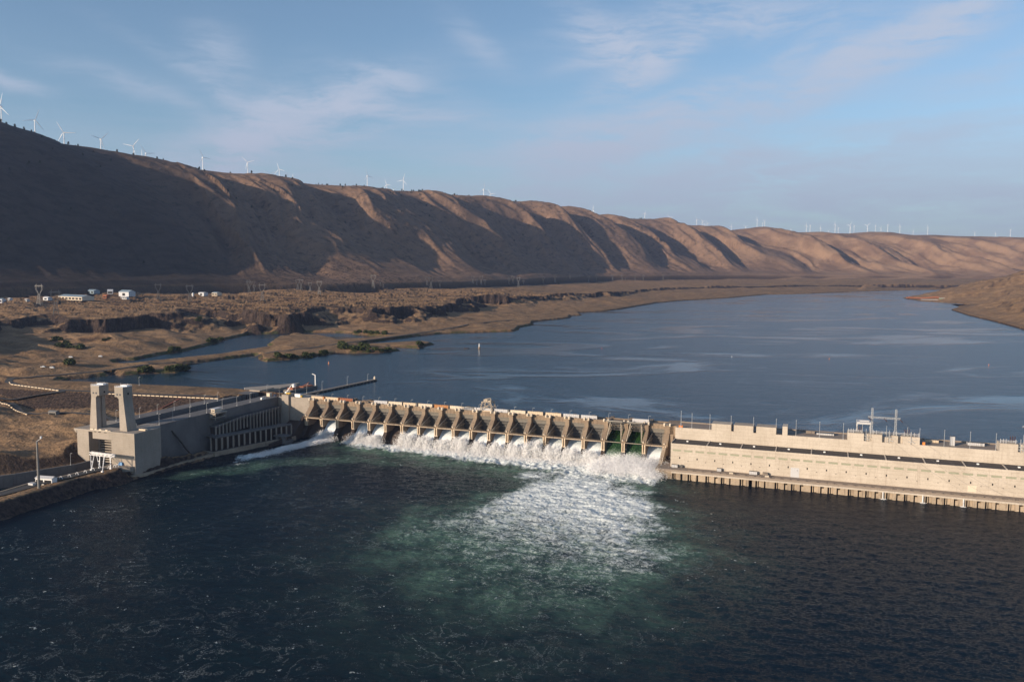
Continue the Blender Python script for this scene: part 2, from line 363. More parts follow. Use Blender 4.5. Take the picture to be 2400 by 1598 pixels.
def terr_mat(t):
    P_ = wpos(t)
    rk, vg, ha = attr(t, 'rock'), attr(t, 'veg'), attr(t, 'hill')
    N = t.n('ShaderNodeNewGeometry').outputs['Normal']; nz = t.n('ShaderNodeSeparateXYZ', {0: N}).outputs[2]
    n1 = t.noise(P_, .004, 5, .6); n2 = t.noise(P_, .03, 6, .65); n3 = t.noise(P_, .3, 4, .6)
    grass = t.mix(t.sm(n2, .35, .65), (.200, .120, .064), (.345, .215, .118))
    grass = t.mix(t.m('MULTIPLY', t.sm(n3, .50, .70), .55), grass, (.115, .080, .048))
    grass = t.mix(t.m('MULTIPLY', t.sm(n1, .48, .62), .35), grass, (.16, .115, .075))
    # scrub streaks on the hillside; left slope's shade is put into darker colours
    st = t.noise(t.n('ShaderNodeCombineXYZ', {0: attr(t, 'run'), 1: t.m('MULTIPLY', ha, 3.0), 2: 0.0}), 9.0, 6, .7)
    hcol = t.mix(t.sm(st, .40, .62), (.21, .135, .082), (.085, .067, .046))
    hcol = t.mix(t.m('MULTIPLY', attr(t, 'scrub_shade'), .85), t.mix(t.m('MULTIPLY', t.sm(st, .42, .60), .45), (.24, .15, .098), (.13, .085, .060)), t.mix(t.sm(st, .42, .66), (.030, .027, .025), (.010, .010, .011)))
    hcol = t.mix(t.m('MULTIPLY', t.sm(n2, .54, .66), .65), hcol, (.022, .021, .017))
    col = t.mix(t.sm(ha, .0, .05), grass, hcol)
    sage = t.noise(P_, .16, 5, .75)
    col = t.mix(t.m('MULTIPLY', t.sm(sage, .50, .60), t.m('MULTIPLY_ADD', t.sm(n2, .4, .6), .45, .10)), col, (.060, .046, .030))
    farm = attr(t, 'farf')
    fcol = t.mix(t.sm(n1, .42, .58), (.30, .19, .12), (.21, .13, .085))
    col = t.mix(farm, col, fcol)
    rockc = t.mix(t.sm(t.noise(t.scale(P_, (1, 1, .25)), .35, 5, .7), .35, .68), (.022, .017, .016), (.085, .058, .045))
    steep = t.m('MULTIPLY', t.sm(nz, .945, .82), t.m('SUBTRACT', 1.0, t.sm(ha, 0.0, .05)))
    col = t.mix(t.m('MAXIMUM', rk, steep), col, rockc)
    col = t.mix(t.m('MULTIPLY', vg, .85), col, t.mix(t.sm(n3, .4, .6), (.030, .045, .016), (.075, .085, .030)))
    hgt = t.m('MULTIPLY_ADD', n2, 2.2, t.m('MULTIPLY', n3, .8))
    return principled(t, col, .95, .1, bump=bump(t, hgt, .8, 2.2))
M = {}
M['terrain'] = material('dry_grass_and_basalt', terr_mat)
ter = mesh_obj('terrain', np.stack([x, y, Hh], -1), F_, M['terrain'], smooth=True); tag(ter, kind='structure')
add_attr(ter, 'rock', rock); add_attr(ter, 'veg', veg); add_attr(ter, 'hill', np.clip(aa, 0, 1)); add_attr(ter, 'run', (tmm - 1850*(1-aa))/1000.); add_attr(ter, 'scrub_shade', 1-sstep(tmm-900*(1-aa), 3500, 4600))
add_attr(ter, 'farf', sstep(tmm, 9000, 11500)*(aa > 0))
def ground_z(s, d):
    return float(terrain(np.array([float(s)]), np.array([float(d)]))[0][0])
def ground_many(S_, D_): return terrain(np.asarray(S_, float), np.asarray(D_, float))[0]

# ------------------------------------------------------------------ water above the dam
def pool_mat(t):
    P_ = wpos(t)
    big = t.noise(t.scale(P_, (.75, 1.5, 1), (0, 0, R(-12))), .0035, 5, .58, 1.6)
    slick = t.sm(big, .38, .52)
    rip = t.noise(t.scale(P_, (.7, 1.6, 1), (0, 0, R(8))), .28, 3, .6)
    rip2 = t.noise(t.scale(P_, (.5, 1.3, 1), (0, 0, R(8))), .05, 3, .6)
    h = t.m('ADD', t.m('MULTIPLY', rip, t.m('MULTIPLY_ADD', slick, .8, .2)), t.m('MULTIPLY', rip2, t.m('MULTIPLY_ADD', slick, 1.6, .5)))
    b = bump(t, h, .62, 1.1)
    return principled(t, (.014, .040, .062), t.m('MULTIPLY_ADD', slick, .10, .10), .45, bump=b, IOR=1.31)
M['pool'] = material('reservoir_water', pool_mat)
def sheet(name, pts, z, mat):
    V = [W(s, d, z) for s, d in pts]; return tag(mesh_obj(name, V, [list(range(len(V)))], mat), kind='structure')
sheet('reservoir_water', [(-5200,-14),(-45,-14),(-45,-17.4),(386,-17.4),(386,-23),(985,-23),(985,-3000),(9000,-3500),(9000,-9000),(-900,-9000),(-5200,-3000)][::-1], POOL, M['pool'])
# ------------------------------------------------------------------ water below the dam: real waves, foam where the water has been churned
x, y, s_, d_ = polar(-37, 35.5, 1300, 300, 1000, 760)
def blob(cs, cd, a_, b_, ang=0):
    c, s = math.cos(R(ang)), math.sin(R(ang)); u_ = ((s_-cs)*c + (d_-cd)*s)/a_; v_ = (-(s_-cs)*s + (d_-cd)*c)/b_
    return np.exp(-(u_*u_ + v_*v_))
edge_n = 22*fbm(s_/45, d_/45, 4)
ss, dd = s_ + edge_n, d_ + 14*fbm(s_/38+7, d_/38+3, 4)
PLUME = sdf(ss, dd, [(268,25),(258,70),(257,105),(240,150),(226,215),(236,285),(285,355),(352,385),(410,358),(438,300),(450,225),(438,180),(420,130),(395,85),(382,50),(378,20)])
foam = sstep(PLUME, -22, 55)*np.interp(d_ - .25*(s_-350), [0,60,110,150,200,260,330,380], [1.0,1.0,.97,.90,.74,.56,.40,.22])
milk = sstep(PLUME, -25, 40)*np.interp(d_, [0,150,240,330,400], [1,1,.95,.55,.12])
foam = np.maximum(foam, .22*sstep(PLUME, -60, 0))
milk = np.maximum(milk, .12*sstep(PLUME, -70, -5))
# strip along the toe of the spillway
toe = (s_ > 55) & (s_ < 380)
wdt = np.interp(s_, [55, 130, 200, 300, 380], [18, 26, 36, 46, 60])
strip = sstep(wdt + 7*fbm(s_/20, d_/20, 3) - (d_ - 6), -16, 12)*sstep(s_, 40, 75)*(1-sstep(s_, 378, 386))
foam = np.maximum(foam, strip*.92); milk = np.maximum(milk, sstep(wdt*1.9 - (d_-6), -25, 25)*sstep(s_, 20, 80)*(s_ < 380))
foam = np.maximum(foam, .42*sstep(wdt*1.9 - (d_-6), -25, 12)*sstep(s_, 20, 90)*(s_ < 380))
# the tongue of the first open gate
tg, tt, _ = pline(ss*.6+s_*.4, dd*.6+d_*.4, [(29,8),(17,60),(9,102),(14,140)])
foam = np.maximum(foam, sstep(tg, 15, 4)*np.interp(tt, [0,90,140], [1.0,.9,.35]))
tg2, _, _ = pline(ss*.7+s_*.3, dd*.7+d_*.3, [(-2,178),(24,150),(39,118),(69,86),(110,70),(150,72)])
milk = np.maximum(milk, sstep(tg2, 24, 6)*.6); foam = np.maximum(foam, sstep(tg2, 20, 5)*.42)
rest = .17 + .10*fbm(s_/60, d_/60, 3) + .06*sstep(d_, 250, 420)
right = sstep(s_, 395, 440)*(PLUME < -15)
foam = np.maximum(foam, rest*(1-.62*right))
milk = np.clip(milk*(.75+.55*fbm(s_/26, d_/26, 4)), 0, 1)
# waves
rough = .85 + 1.5*sstep(foam, .45, 1.0) + .35*sstep(foam, .22, .45)
calm = 1 - .55*sstep(s_, 385, 430)*(1-sstep(d_, 60, 150))
wv = .62*fbm(s_/13+d_/30, d_/7.5, 3) + .42*ridged(s_/6.5, d_/3.6-s_/15, 3)*.8 + .14*fbm(s_/2.2, d_/1.5, 2)
Zt = wv*rough*calm*.62
Zt = Zt + 1.6*strip*np.clip(fbm(s_/6, d_/6, 3)+.3, 0, 1) + 1.2*sstep(tg, 15, 3)*(.5+fbm(s_/5, d_/5, 3))*np.interp(tt, [0,140], [1,.2])
def tail_mat(t):
    P_ = wpos(t); fo, mi = attr(t, 'foam'), attr(t, 'milk'); hz = attr(t, 'crest')
    wn = t.n('ShaderNodeTexNoise', {'Vector': P_, 'Scale': .10, 'Detail': 3.0}).outputs['Color']
    wn = t.n('ShaderNodeVectorMath', {0: wn, 1: (.5, .5, .5)}, operation='SUBTRACT').outputs[0]
    wn = t.n('ShaderNodeVectorMath', {0: wn, 'Scale': 14.0}, operation='SCALE').outputs[0]
    Pw = t.n('ShaderNodeVectorMath', {0: P_, 1: wn}, operation='ADD').outputs[0]
    wn2 = t.n('ShaderNodeTexNoise', {'Vector': P_, 'Scale': .022, 'Detail': 3.0}).outputs['Color']
    wn2 = t.n('ShaderNodeVectorMath', {0: wn2, 1: (.5, .5, .5)}, operation='SUBTRACT').outputs[0]
    wn2 = t.n('ShaderNodeVectorMath', {0: wn2, 'Scale': 60.0}, operation='SCALE').outputs[0]
    Pw2 = t.n('ShaderNodeVectorMath', {0: Pw, 1: wn2}, operation='ADD').outputs[0]
    # thin foam threads: where a noise crosses its middle value
    ln = t.m('ABSOLUTE', t.m('SUBTRACT', t.noise(Pw2, .050, 3, .55), .5))
    ln2 = t.m('ABSOLUTE', t.m('SUBTRACT', t.noise(Pw2, .15, 3, .6), .5))
    patch = t.noise(P_, .018, 4, .6); patch2 = t.noise(P_, .11, 3, .6)
    fine = t.noise(P_, 1.3, 4, .7); mid = t.noise(Pw, .42, 4, .65); lump = t.noise(Pw, .13, 4, .6)
    thr = t.m('MAXIMUM', t.m('MULTIPLY', t.sm(ln, .026, .0), t.sm(patch, .42, .60)), t.m('MULTIPLY', t.sm(ln2, .022, .0), t.sm(patch2, .50, .62)))
    thr = t.m('MULTIPLY', thr, t.sm(fine, .42, .60))
    thr = t.m('MULTIPLY', thr, t.sm(fo, .05, .28, 0.0, .20))
    # small bright flecks on breaking crests
    fl = t.m('MULTIPLY', t.sm(t.m('ADD', t.m('MULTIPLY', hz, .16), mid), .70, .76), t.sm(patch2, .46, .60))
    fl = t.m('MULTIPLY', fl, t.sm(fo, .04, .2, 0.0, .9))
    # churned foam
    nn = t.m('ADD', t.m('ADD', t.m('MULTIPLY', lump, .28), t.m('MULTIPLY', mid, .40)), t.m('MULTIPLY', fine, .32))
    nn = t.m('ADD', nn, t.m('MULTIPLY', hz, .045))
    cap = t.sm(t.m('MULTIPLY_ADD', fo, .40, nn), .70, .86)
    cap = t.m('MULTIPLY', cap, t.m('MULTIPLY', t.sm(fo, .22, .9, .35, 1.0), t.sm(fo, .18, .34)))
    foamf = t.m('MINIMUM', t.m('MAXIMUM', t.m('MAXIMUM', cap, thr), fl), 1.0)
    base = t.mix(t.sm(fo, .05, .3), (.0020, .0085, .0165), (.0028, .012, .018))
    milky = t.m('MULTIPLY', mi, t.sm(t.m('ADD', t.m('MULTIPLY', lump, .6), t.m('MULTIPLY', mid, .4)), .30, .66, .25, 1.0))
    base = t.mix(milky, base, t.mix(t.sm(fo, .5, 1.0), (.115, .205, .145), (.38, .48, .43)))
    col = t.mix(foamf, base, t.mix(t.sm(fine, .35, .65), (.56, .60, .57), (.84, .86, .84)))
    bh = t.m('ADD', t.m('MULTIPLY', t.noise(t.scale(P_, (.7, 1.6, 1), (0, 0, R(-15))), .9, 4, .6), .5), t.m('MULTIPLY', foamf, .25))
    return principled(t, col, t.m('MULTIPLY_ADD', foamf, .6, .10), .20, bump=bump(t, bh, 1.0, 1.3), IOR=1.19)
M['tail'] = material('churned_river_water', tail_mat)
wt_ = mesh_obj('river_water', np.stack([x, y, Zt], -1), grid_faces(*x.shape), M['tail'], smooth=True); tag(wt_, kind='structure')
add_attr(wt_, 'foam', foam); add_attr(wt_, 'milk', milk); add_attr(wt_, 'crest', np.clip(wv, -1, 1))
# ------------------------------------------------------------------ building blocks in the dam's axes
class MB:
    """collects shapes given in (s, d, z) and links them as one mesh; o = the thing's own origin"""
    def __init__(s, o=(0, 0, 0)): s.o = o; s.V = []; s.F = []
    def p(s, a, d, z): return (a - s.o[0], -(d - s.o[1]), z - s.o[2])
    def add(s, V, F):
        n = len(s.V); s.V += [s.p(*v) for v in V]; s.F += [[i + n for i in f] for f in F]
    def box(s, s0, s1, d0, d1, z0, z1):
        s.add([(s0,d1,z0),(s1,d1,z0),(s1,d0,z0),(s0,d0,z0),(s0,d1,z1),(s1,d1,z1),(s1,d0,z1),(s0,d0,z1)],
              [[3,2,1,0],[4,5,6,7],[0,1,5,4],[1,2,6,5],[2,3,7,6],[3,0,4,7]])
    def ext(s, P0, P1, flip=False):
        n = len(P0); F = [list(range(n))[::-1], list(range(n, 2*n))] + [[i, (i+1) % n, n+(i+1) % n, n+i] for i in range(n)]
        if flip: F = [f[::-1] for f in F]
        s.add(list(P0) + list(P1), F)
    def prism_s(s, prof, s0, s1):      # profile (d, z) swept along the dam
        a = sum(prof[i][0]*prof[(i+1) % len(prof)][1] - prof[(i+1) % len(prof)][0]*prof[i][1] for i in range(len(prof)))
        s.ext([(s0, d, z) for d, z in prof], [(s1, d, z) for d, z in prof], flip=a < 0)
    def prism_d(s, prof, d0, d1):      # profile (s, z) swept downstream
        a = sum(prof[i][0]*prof[(i+1) % len(prof)][1] - prof[(i+1) % len(prof)][0]*prof[i][1] for i in range(len(prof)))
        s.ext([(a_, d0, z) for a_, z in prof], [(a_, d1, z) for a_, z in prof], flip=a > 0)
    def slab(s, poly, z0, z1):         # plan outline (s, d)
        a = sum(poly[i][0]*poly[(i+1) % len(poly)][1] - poly[(i+1) % len(poly)][0]*poly[i][1] for i in range(len(poly)))
        s.ext([(a_, d, z0) for a_, d in poly], [(a_, d, z1) for a_, d in poly], flip=a > 0)
    def taper(s, b, t):                # b, t = (s0, s1, d0, d1, z)
        s.add([(b[0],b[3],b[4]),(b[1],b[3],b[4]),(b[1],b[2],b[4]),(b[0],b[2],b[4]),(t[0],t[3],t[4]),(t[1],t[3],t[4]),(t[1],t[2],t[4]),(t[0],t[2],t[4])],
              [[3,2,1,0],[4,5,6,7],[0,1,5,4],[1,2,6,5],[2,3,7,6],[3,0,4,7]])
    def bar(s, a, b, w, h=None, n=4, w2=None):
        """a straight member between two (s, d, z) points"""
        h = w if h is None else h; w2 = w if w2 is None else w2
        A, B = Vector(a), Vector(b); t = (B - A).normalized(); up = Vector((0, 0, 1)) if abs(t.z) < .95 else Vector((1, 0, 0))
        u = t.cross(up).normalized(); v = u.cross(t).normalized(); V = []
        for c, ww in ((A, w), (B, w2)):
            for k in range(n):
                an = 2*math.pi*(k + .5)/n; r = .7071 if n == 4 else .5
                V.append(tuple(c + u*(math.cos(an)*ww*r) + v*(math.sin(an)*h*(ww/w)*r)))
        s.add(V, [list(range(n)), list(range(n, 2*n))[::-1]] + [[(i+1) % n, i, n+i, n+(i+1) % n] for i in range(n)])
    def build(s, name, mat, parent=None, smooth=False):
        o = mesh_obj(name, s.V, s.F, mat, parent, smooth)
        if parent is None:
            o.location = W(*s.o); o.rotation_euler = (0, 0, YAW)
        return o
def empty(name, sd, label=None, cat=None, group=None, yaw=0.0):
    o = bpy.data.objects.new(name, None); link(o); o.empty_display_size = 1
    o.location = W(*sd); o.rotation_euler = (0, 0, YAW + yaw); return tag(o, label, cat, group)
def copy_tree(o, parent=None):
    c = o.copy(); link(c); c.parent = parent
    if parent is not None: c.matrix_parent_inverse = o.matrix_parent_inverse.copy()
    for ch in list(KIDS(o)): copy_tree(ch, c)
    return c
def KIDS(o): return [c for c in bpy.data.objects if c.parent == o]
ORD = ['first','second','third','fourth','fifth','sixth','seventh','eighth','ninth','tenth','eleventh','twelfth','thirteenth','fourteenth','fifteenth','sixteenth','seventeenth','eighteenth','nineteenth','twentieth',
 'twenty-first','twenty-second','twenty-third','twenty-fourth','twenty-fifth','twenty-sixth','twenty-seventh','twenty-eighth','twenty-ninth','thirtieth','thirty-first','thirty-second','thirty-third','thirty-fourth','thirty-fifth','thirty-sixth','thirty-seventh','thirty-eighth','thirty-ninth','fortieth','forty-first','forty-second','forty-third','forty-fourth','forty-fifth','forty-sixth','forty-seventh','forty-eighth']

# ------------------------------------------------------------------ materials
def concrete(name, c1, c2, lift=1.5, stain=.5, dark=(.05, .035, .025)):
    def f(t):
        P_ = wpos(t); z = t.n('ShaderNodeSeparateXYZ', {0: P_}).outputs[2]
        big = t.noise(P_, .05, 4, .6); fine = t.noise(P_, .8, 5, .65)
        col = t.mix(t.sm(big, .35, .65), c1, c2)
        streak = t.noise(t.scale(P_, (1, 1, .06)), .55, 4, .65)
        col = t.mix(t.m('MULTIPLY', t.sm(streak, .52, .74), stain), col, dark)
        fr = t.m('FRACT', t.m('DIVIDE', z, lift)); ln = t.m('MAXIMUM', t.sm(fr, .06, .0), t.sm(fr, .94, 1.0))
        col = t.mix(t.m('MULTIPLY', ln, .38), col, dark)
        col = t.mix(t.m('MULTIPLY', t.sm(fine, .45, .75), .25), col, dark)
        return principled(t, col, .88, .2, bump=bump(t, t.m('SUBTRACT', fine, t.m('MULTIPLY', ln, .4)), .35, .12))
    return material(name, f)
def paint(name, c, rough=.55, metal=0.0, wear=.25, wc=(.10, .07, .05)):
    def f(t):
        P_ = wpos(t); n_ = t.noise(P_, .9, 5, .65)
        col = t.mix(t.m('MULTIPLY', t.sm(n_, .48, .75), wear), c, wc)
        return principled(t, col, rough, .4, metal)
    return material(name, f)
M['conc_ph'] = concrete('pale_powerhouse_concrete', (.53, .46, .38), (.46, .395, .32), 3.0, .28, (.20, .14, .10))
M['conc_sp'] = concrete('weathered_spillway_concrete', (.29, .215, .15), (.215, .16, .115), 1.5, .55)
M['conc_wet_shade'] = concrete('wet_and_shade_concrete', (.075, .055, .045), (.045, .034, .030), 2.0, .6, (.015, .012, .010))  # wet concrete, also used for the fish ladder's dark shade panels
M['conc_lock'] = concrete('lock_concrete', (.36, .31, .26), (.30, .26, .215), 1.6, .16, (.14, .10, .075))
M['conc_low'] = concrete('water_stained_concrete', (.42, .33, .24), (.30, .235, .17), 1.5, .75)
M['conc_shade'] = concrete('shaded_lock_concrete', (.165, .155, .15), (.125, .12, .117), 1.6, .4, (.08, .065, .055))  # darker, cooler copy of the lock concrete with shade put into its colour
M['deck'] = paint('worn_concrete_deck', (.25, .20, .16), .9, wear=.5)
M['asphalt'] = paint('asphalt', (.055, .052, .05), .95, wear=.4)
M['roofing'] = paint('dark_flat_roofing', (.060, .052, .048), .85, wear=.3, wc=(.11, .09, .08))
M['gate'] = paint('grey_painted_gate_steel', (.125, .118, .11), .6, .1, wear=.35)
M['green_steel'] = paint('green_bridge_steel', (.10, .16, .09), .6)
M['gatelite'] = paint('pale_gate_top_plate', (.26, .235, .20), .6, .1, wear=.3)
M['truss'] = paint('weathered_truss_steel', (.36, .30, .23), .65, .1, wear=.5)
M['cream'] = paint('cream_paint', (.62, .52, .40), .6, wear=.15)
M['white'] = paint('white_paint', (.78, .76, .74), .5, wear=.08)
M['bwhite'] = paint('white_building_cladding', (.55, .55, .56), .6)
M['turb'] = paint('white_turbine_paint', (.82, .82, .83), .45, wear=.0)
M['galv'] = paint('galvanised_steel', (.42, .42, .42), .5, .3, wear=.15)
M['galvd'] = paint('dull_galvanised_lattice', (.19, .18, .17), .6, .3, wear=.2)
M['dark'] = paint('dark_opening', (.012, .011, .011), .9, wear=0)
M['glass'] = paint('green_frosted_glazing', (.30, .30, .215), .35, wear=.2)
M['green'] = paint('green_paint', (.05, .10, .07), .6)
M['rust'] = paint('rust_orange_steel', (.30, .105, .05), .8, wear=.5)
M['rust2'] = paint('bright_orange_steel', (.42, .19, .07), .75, wear=.4)
M['tan'] = paint('tan_painted_steel', (.60, .47, .33), .7, wear=.2)
M['pale'] = paint('pale_grey_painted_steel', (.48, .47, .47), .6, wear=.15)
M['bluegrey'] = paint('blue_grey_sheet_metal', (.24, .31, .36), .5, .1)
M['red'] = paint('red_paint', (.55, .06, .04), .6)
M['yellow'] = paint('yellow_paint', (.75, .45, .05), .5)
M['insul'] = paint('brown_insulator_glaze', (.06, .025, .02), .3)
M['carwhite'] = paint('white_car_paint', (.75, .75, .75), .3, wear=0)
M['cardark'] = paint('dark_car_paint', (.05, .055, .065), .3, wear=0)
M['carblue'] = paint('blue_car_paint', (.10, .17, .28), .3, wear=0)
M['orange'] = paint('orange_plastic', (.80, .25, .05), .5, wear=.1)
M['blue'] = paint('blue_tarpaulin', (.08, .25, .50), .5, wear=.1)

# ------------------------------------------------------------------ the spillway
BAY = 18.9; NB = 20
FLOW = {2, 4, 5} | set(range(7, 21)); OPEN = {18, 19}
sp = empty('spillway', (0, 0, 0), 'twenty-bay concrete spillway with white water pouring from its gates', 'spillway')
OG = [(-34,-8),(-34,8),(-27,13.5),(-19,15),(-15,14.8),(-9,12.3),(-3,7.6),(3,1.8),(9,-4),(14,-7),(14,-8)]
b = MB(); b.prism_s(OG, 1.8, NB*BAY-1.8); b.build('ogee_crest', M['conc_wet_shade'], sp)
PIER = [(-36,-8),(-36,37.6),(-8.5,37.6),(-8.5,31.2),(.3,23.3),(1.6,22.2),(1.6,12),(10.6,1.5),(10.6,-8)]
for i in range(NB+1):
    c = i*BAY; hw = 1.85 if 0 < i < NB else 2.4
    b = MB()
    b.prism_s(PIER[:7] + [(1.6, 12)] if False else PIER[1:7] + [(-8, 12), (-36, 12)], c-hw, c+hw)
    pr = b.build('pier', M['conc_sp'], sp)
    b = MB(); b.prism_s([(-36, 12), (1.55, 12), (10.6, 1.5), (10.6, -8), (-36, -8)], c-hw, c+hw); b.build('pier_foot', M['conc_wet_shade'], pr)
    for k in (-1, 1):
        b = MB(); b.box(c+k*(hw+.15)-.75, c+k*(hw+.15)+.75, -10.4, -7.7, 37.0, 39.6); b.box(c+k*(hw+.15)-.5, c+k*(hw+.15)+.5, -7.7, -7.2, 37.6, 38.8)
        b.build('hoist_housing', M['cream'], pr)
    b = MB(); b.box(c-hw+1.1, c+hw-1.1, -10.0, -8.2, 37.6, 38.7); b.box(c-hw, c+hw, -9.1, -8.7, 38.7, 38.95); b.build('hoist_machinery', M['gate'], pr)
    b = MB()
    for k in (-1, 1):
        b.box(c+k*1.05-.38, c+k*1.05+.38, 1.62, 2.7, 13.0, 20.6); b.box(c+k*1.05-.5, c+k*1.05+.5, 1.62, 3.1, 18.8, 20.3)
    b.box(c-1.6, c+1.6, 1.62, 2.3, 12.2, 13.0); b.build('trunnion_yoke', M['tan'], pr)
    b = MB(); b.bar((c-.6, .9, 22.9), (c-.6, 2.2, 22.5), 1.4, n=8); b.build('trunnion_pin', M['cream'], pr)
for i in range(1, NB+1):
    s0, s1 = (i-1)*BAY + 1.85, i*BAY - 1.85
    # bridge span
    b = MB(); b.box(s0, s1, -26, -12, 35.4, 36.9); b.box(s0, s1, -12.8, -12.003, 33.2, 35.4); b.box(s0, s1, -12.5, -12.1, 36.9, 37.9)
    for k in range(5): b.box(s0+k*(s1-s0-.5)/4, s0+k*(s1-s0-.5)/4+.5, -12.0, -11.8, 33.4, 36.6)
    b.build('bridge_span', M['conc_sp'], sp)
    # walkway between the trunnions
    b = MB(); b.box(s0-.2, s1+.2, 1.7, 3.0, 20.1, 21.05) if i not in OPEN else b.box(s0-.2, s1+.2, 1.7, 2.6, 20.7, 21.1)
    if i not in OPEN: b.box(s0-.2, s1+.2, 2.9, 3.0, 21.75, 21.85)
    b.build('walkway', M['conc_low'] if i not in OPEN else M['truss'], sp)
    # tainter gate, turning about the trunnion at d=1, z=22
    RG = 18.2; lift = 44 if i in OPEN else (3.5 if i in FLOW else 0)
    g = bpy.data.objects.new('tainter_gate', None); link(g); g.parent = sp; g.location = (0, -1.0, 22.0); g.rotation_euler = (0, 0, 0)
    def P2(rad, an, off=0): return (1.0 - rad*math.cos(R(an+lift)), 22 + rad*math.sin(R(an+lift)))
    b = MB((0, 1.0, 22.0)); an = np.linspace(-23, 38, 15)
    outer = [P2(RG, a) for a in an]; inner = [P2(RG-.35, a) for a in an]
    b.prism_s(outer + inner[::-1], s0+.1, s1-.1)
    o = b.build('skin_plate', M['gate'], g)
    b = MB((0, 1.0, 22.0)); a1 = np.linspace(23, 38, 5); b.prism_s([P2(RG-.36, a) for a in a1] + [P2(RG-1.0, a) for a in a1[::-1]], s0+.2, s1-.2); b.build('top_girder', M['gatelite'], g)
    b = MB((0, 1.0, 22.0))
    for a in (-19, -8, 3, 14, 22.5): d_0, z_0 = P2(RG-1.0, a); b.box(s0+.25, s1-.25, d_0-.5, d_0+.5, z_0-.28, z_0+.28)
    nv = 7
    for k in range(nv+1):
        sv = s0+.6 + k*(s1-s0-1.2)/nv
        for a_, a_2 in ((-19, -8), (-8, 3), (3, 14), (14, 22.5)):
            p_, q_ = P2(RG-.9, a_), P2(RG-.9, a_2); b.bar((sv, *p_), (sv, *q_), .22)
            if k < nv: r_ = P2(RG-1.2, a_2 if k % 2 else a_); r2 = P2(RG-1.2, a_ if k % 2 else a_2); b.bar((sv, *r_), (sv + (s1-s0-1.2)/nv, *r2), .26)
    b.build('stiffening_frame', M['gate'], g)
    for k, sa in ((1, s0+.7), (-1, s1-.7)):
        b = MB((0, 1.0, 22.0))
        ends = [P2(RG-1.2, a) for a in (-15, 2, 19)]
        for e_ in ends: b.bar((sa, .6, 22.1), (sa + k*2.0, *e_), .7)
        for u_ in (.35, .6, .85):
            q = [(sa + k*2.0*u_, .6+(e_[0]-.6)*u_, 22.1+(e_[1]-22.1)*u_) for e_ in ends]
            b.bar(q[0], q[1], .28); b.bar(q[1], q[2], .28)
        for u_, u2 in ((.35, .6), (.6, .85), (.85, .6)):
            A = [(sa + k*2.0*u_, .6+(e_[0]-.6)*u_, 22.1+(e_[1]-22.1)*u_) for e_ in ends]; B_ = [(sa + k*2.0*u2, .6+(e_[0]-.6)*u2, 22.1+(e_[1]-22.1)*u2) for e_ in ends]
            b.bar(A[0], B_[1], .22); b.bar(A[2], B_[1], .22)
        b.build('gate_arm', M['truss'], g)
# end walls
b = MB(); b.prism_s([(-36,-8),(-36,38.2),(-9,38.2),(-9,-8)], -28, -2.4); b.box(-28, -2.4, -9.5, -9.1, 38.2, 39.2); b.box(-45, -36.4, -36, -12, -8, 38.0)
b.prism_s([(-9.0,38.2),(-9.0,24),(2.0,22),(2.0,-8),(-9.0,-8)], -3.6, -2.42)
b.build('abutment_wall', M['conc_lock'], sp)
b = MB(); b.box(-36.4, -28, -22, -6.5, -8, 41.2); b.build('abutment_tower', M['conc_lock'], sp)
b = MB(); b.prism_s([(1.6,22),(24,5.0),(60,3.2),(62,-8),(1.6,-8)], -4.5, -1.6); b.prism_s([(-9,14),(22,5),(22,-8),(-9,-8)], -28, -4.6); b.build('training_wall', M['conc_wet_shade'], sp)
b = MB(); b.box(NB*BAY+2.4, 389.5, -36, -8.3, -8, 37.8); b.prism_s([(-8.3,37.8),(-8.3,30),(-4,24),(-4,8.5),(-8.3,8.5)], NB*BAY+2.41, 384); b.build('abutment_wall', M['conc_sp'], sp)
b = MB(); b.prism_s([(1.6,21),(6,18),(22,9.0),(36,8.4),(36,-8),(1.6,-8)], 376.2, 379.3); b.build('training_wall', M['conc_low'], sp)
# road deck furniture: hand rail of the upstream edge
b = MB(); b.box(-28, 378, -26.2, -25.9, 36.9, 37.9); b.build('parapet', M['conc_sp'], sp)

# long bulkhead boxes standing on the deck
r4 = lambda x, y: (640 + x/9.2227, 890 + y/9.2227)
BOX = [(-5.6,'tan','long cream steel box with an orange end, leftmost on the spillway deck'),(12.2,'tan','long cream steel box, second from the left on the spillway deck'),(29.8,'rust','rust red steel box, third from the left on the spillway deck'),
 (48.5,'conc','low tan concrete box behind the fourth spillway pier')]
mk = {'tan':'tan','rust':'rust','conc':'conc_sp','pale':'pale','or':'rust2','wht':'white','cream':'cream'}
px_boxes = [(1262,1410,'pale','blue grey steel box'),(1418,1568,'cream','cream steel box'),(1578,1730,'tan','tan grey steel box'),(1742,1898,'cream','cream steel box'),(1915,2070,'or','orange steel box'),(2085,2245,'cream','cream steel box')]
z2 = lambda x, y: (600 + x/4.71, 880 + y/4.71); z3 = lambda x, y: (1050 + x/4.2818, 900 + y/4.2818)
for a, c, k, l in px_boxes:
    BOX.append((at(*z2(a, 310 + (a-1262)*.083), 38.0)[0], k, l + ', %s from the left on the spillway deck' % ORD[len(BOX)]))
for a, y_, k, l in ((2265+0, 0, 'pale', 'pale grey steel box'),):
    BOX.append((at(*z2(2265, 370), 38.0)[0], k, l + ', eleventh from the left on the spillway deck'))
for a, k, l in ((130,'pale','pale blue steel box'),(300,'pale','pale grey steel box under the crane'),(468,'pale','pale blue steel box right of the crane'),(628,'cream','cream steel box'),(798,'tan','tan grey steel box'),(975,'tan','dull tan steel box'),(1150,'pale','dull grey steel box'),(1325,'pale','grey steel box in two lengths'),(1835,'pale','pale grey steel box')):
    BOX.append((at(*z3(a, 240 + (a-130)*.0825), 38.0)[0], k, l + ', %s from the left on the spillway deck' % ORD[len(BOX)]))
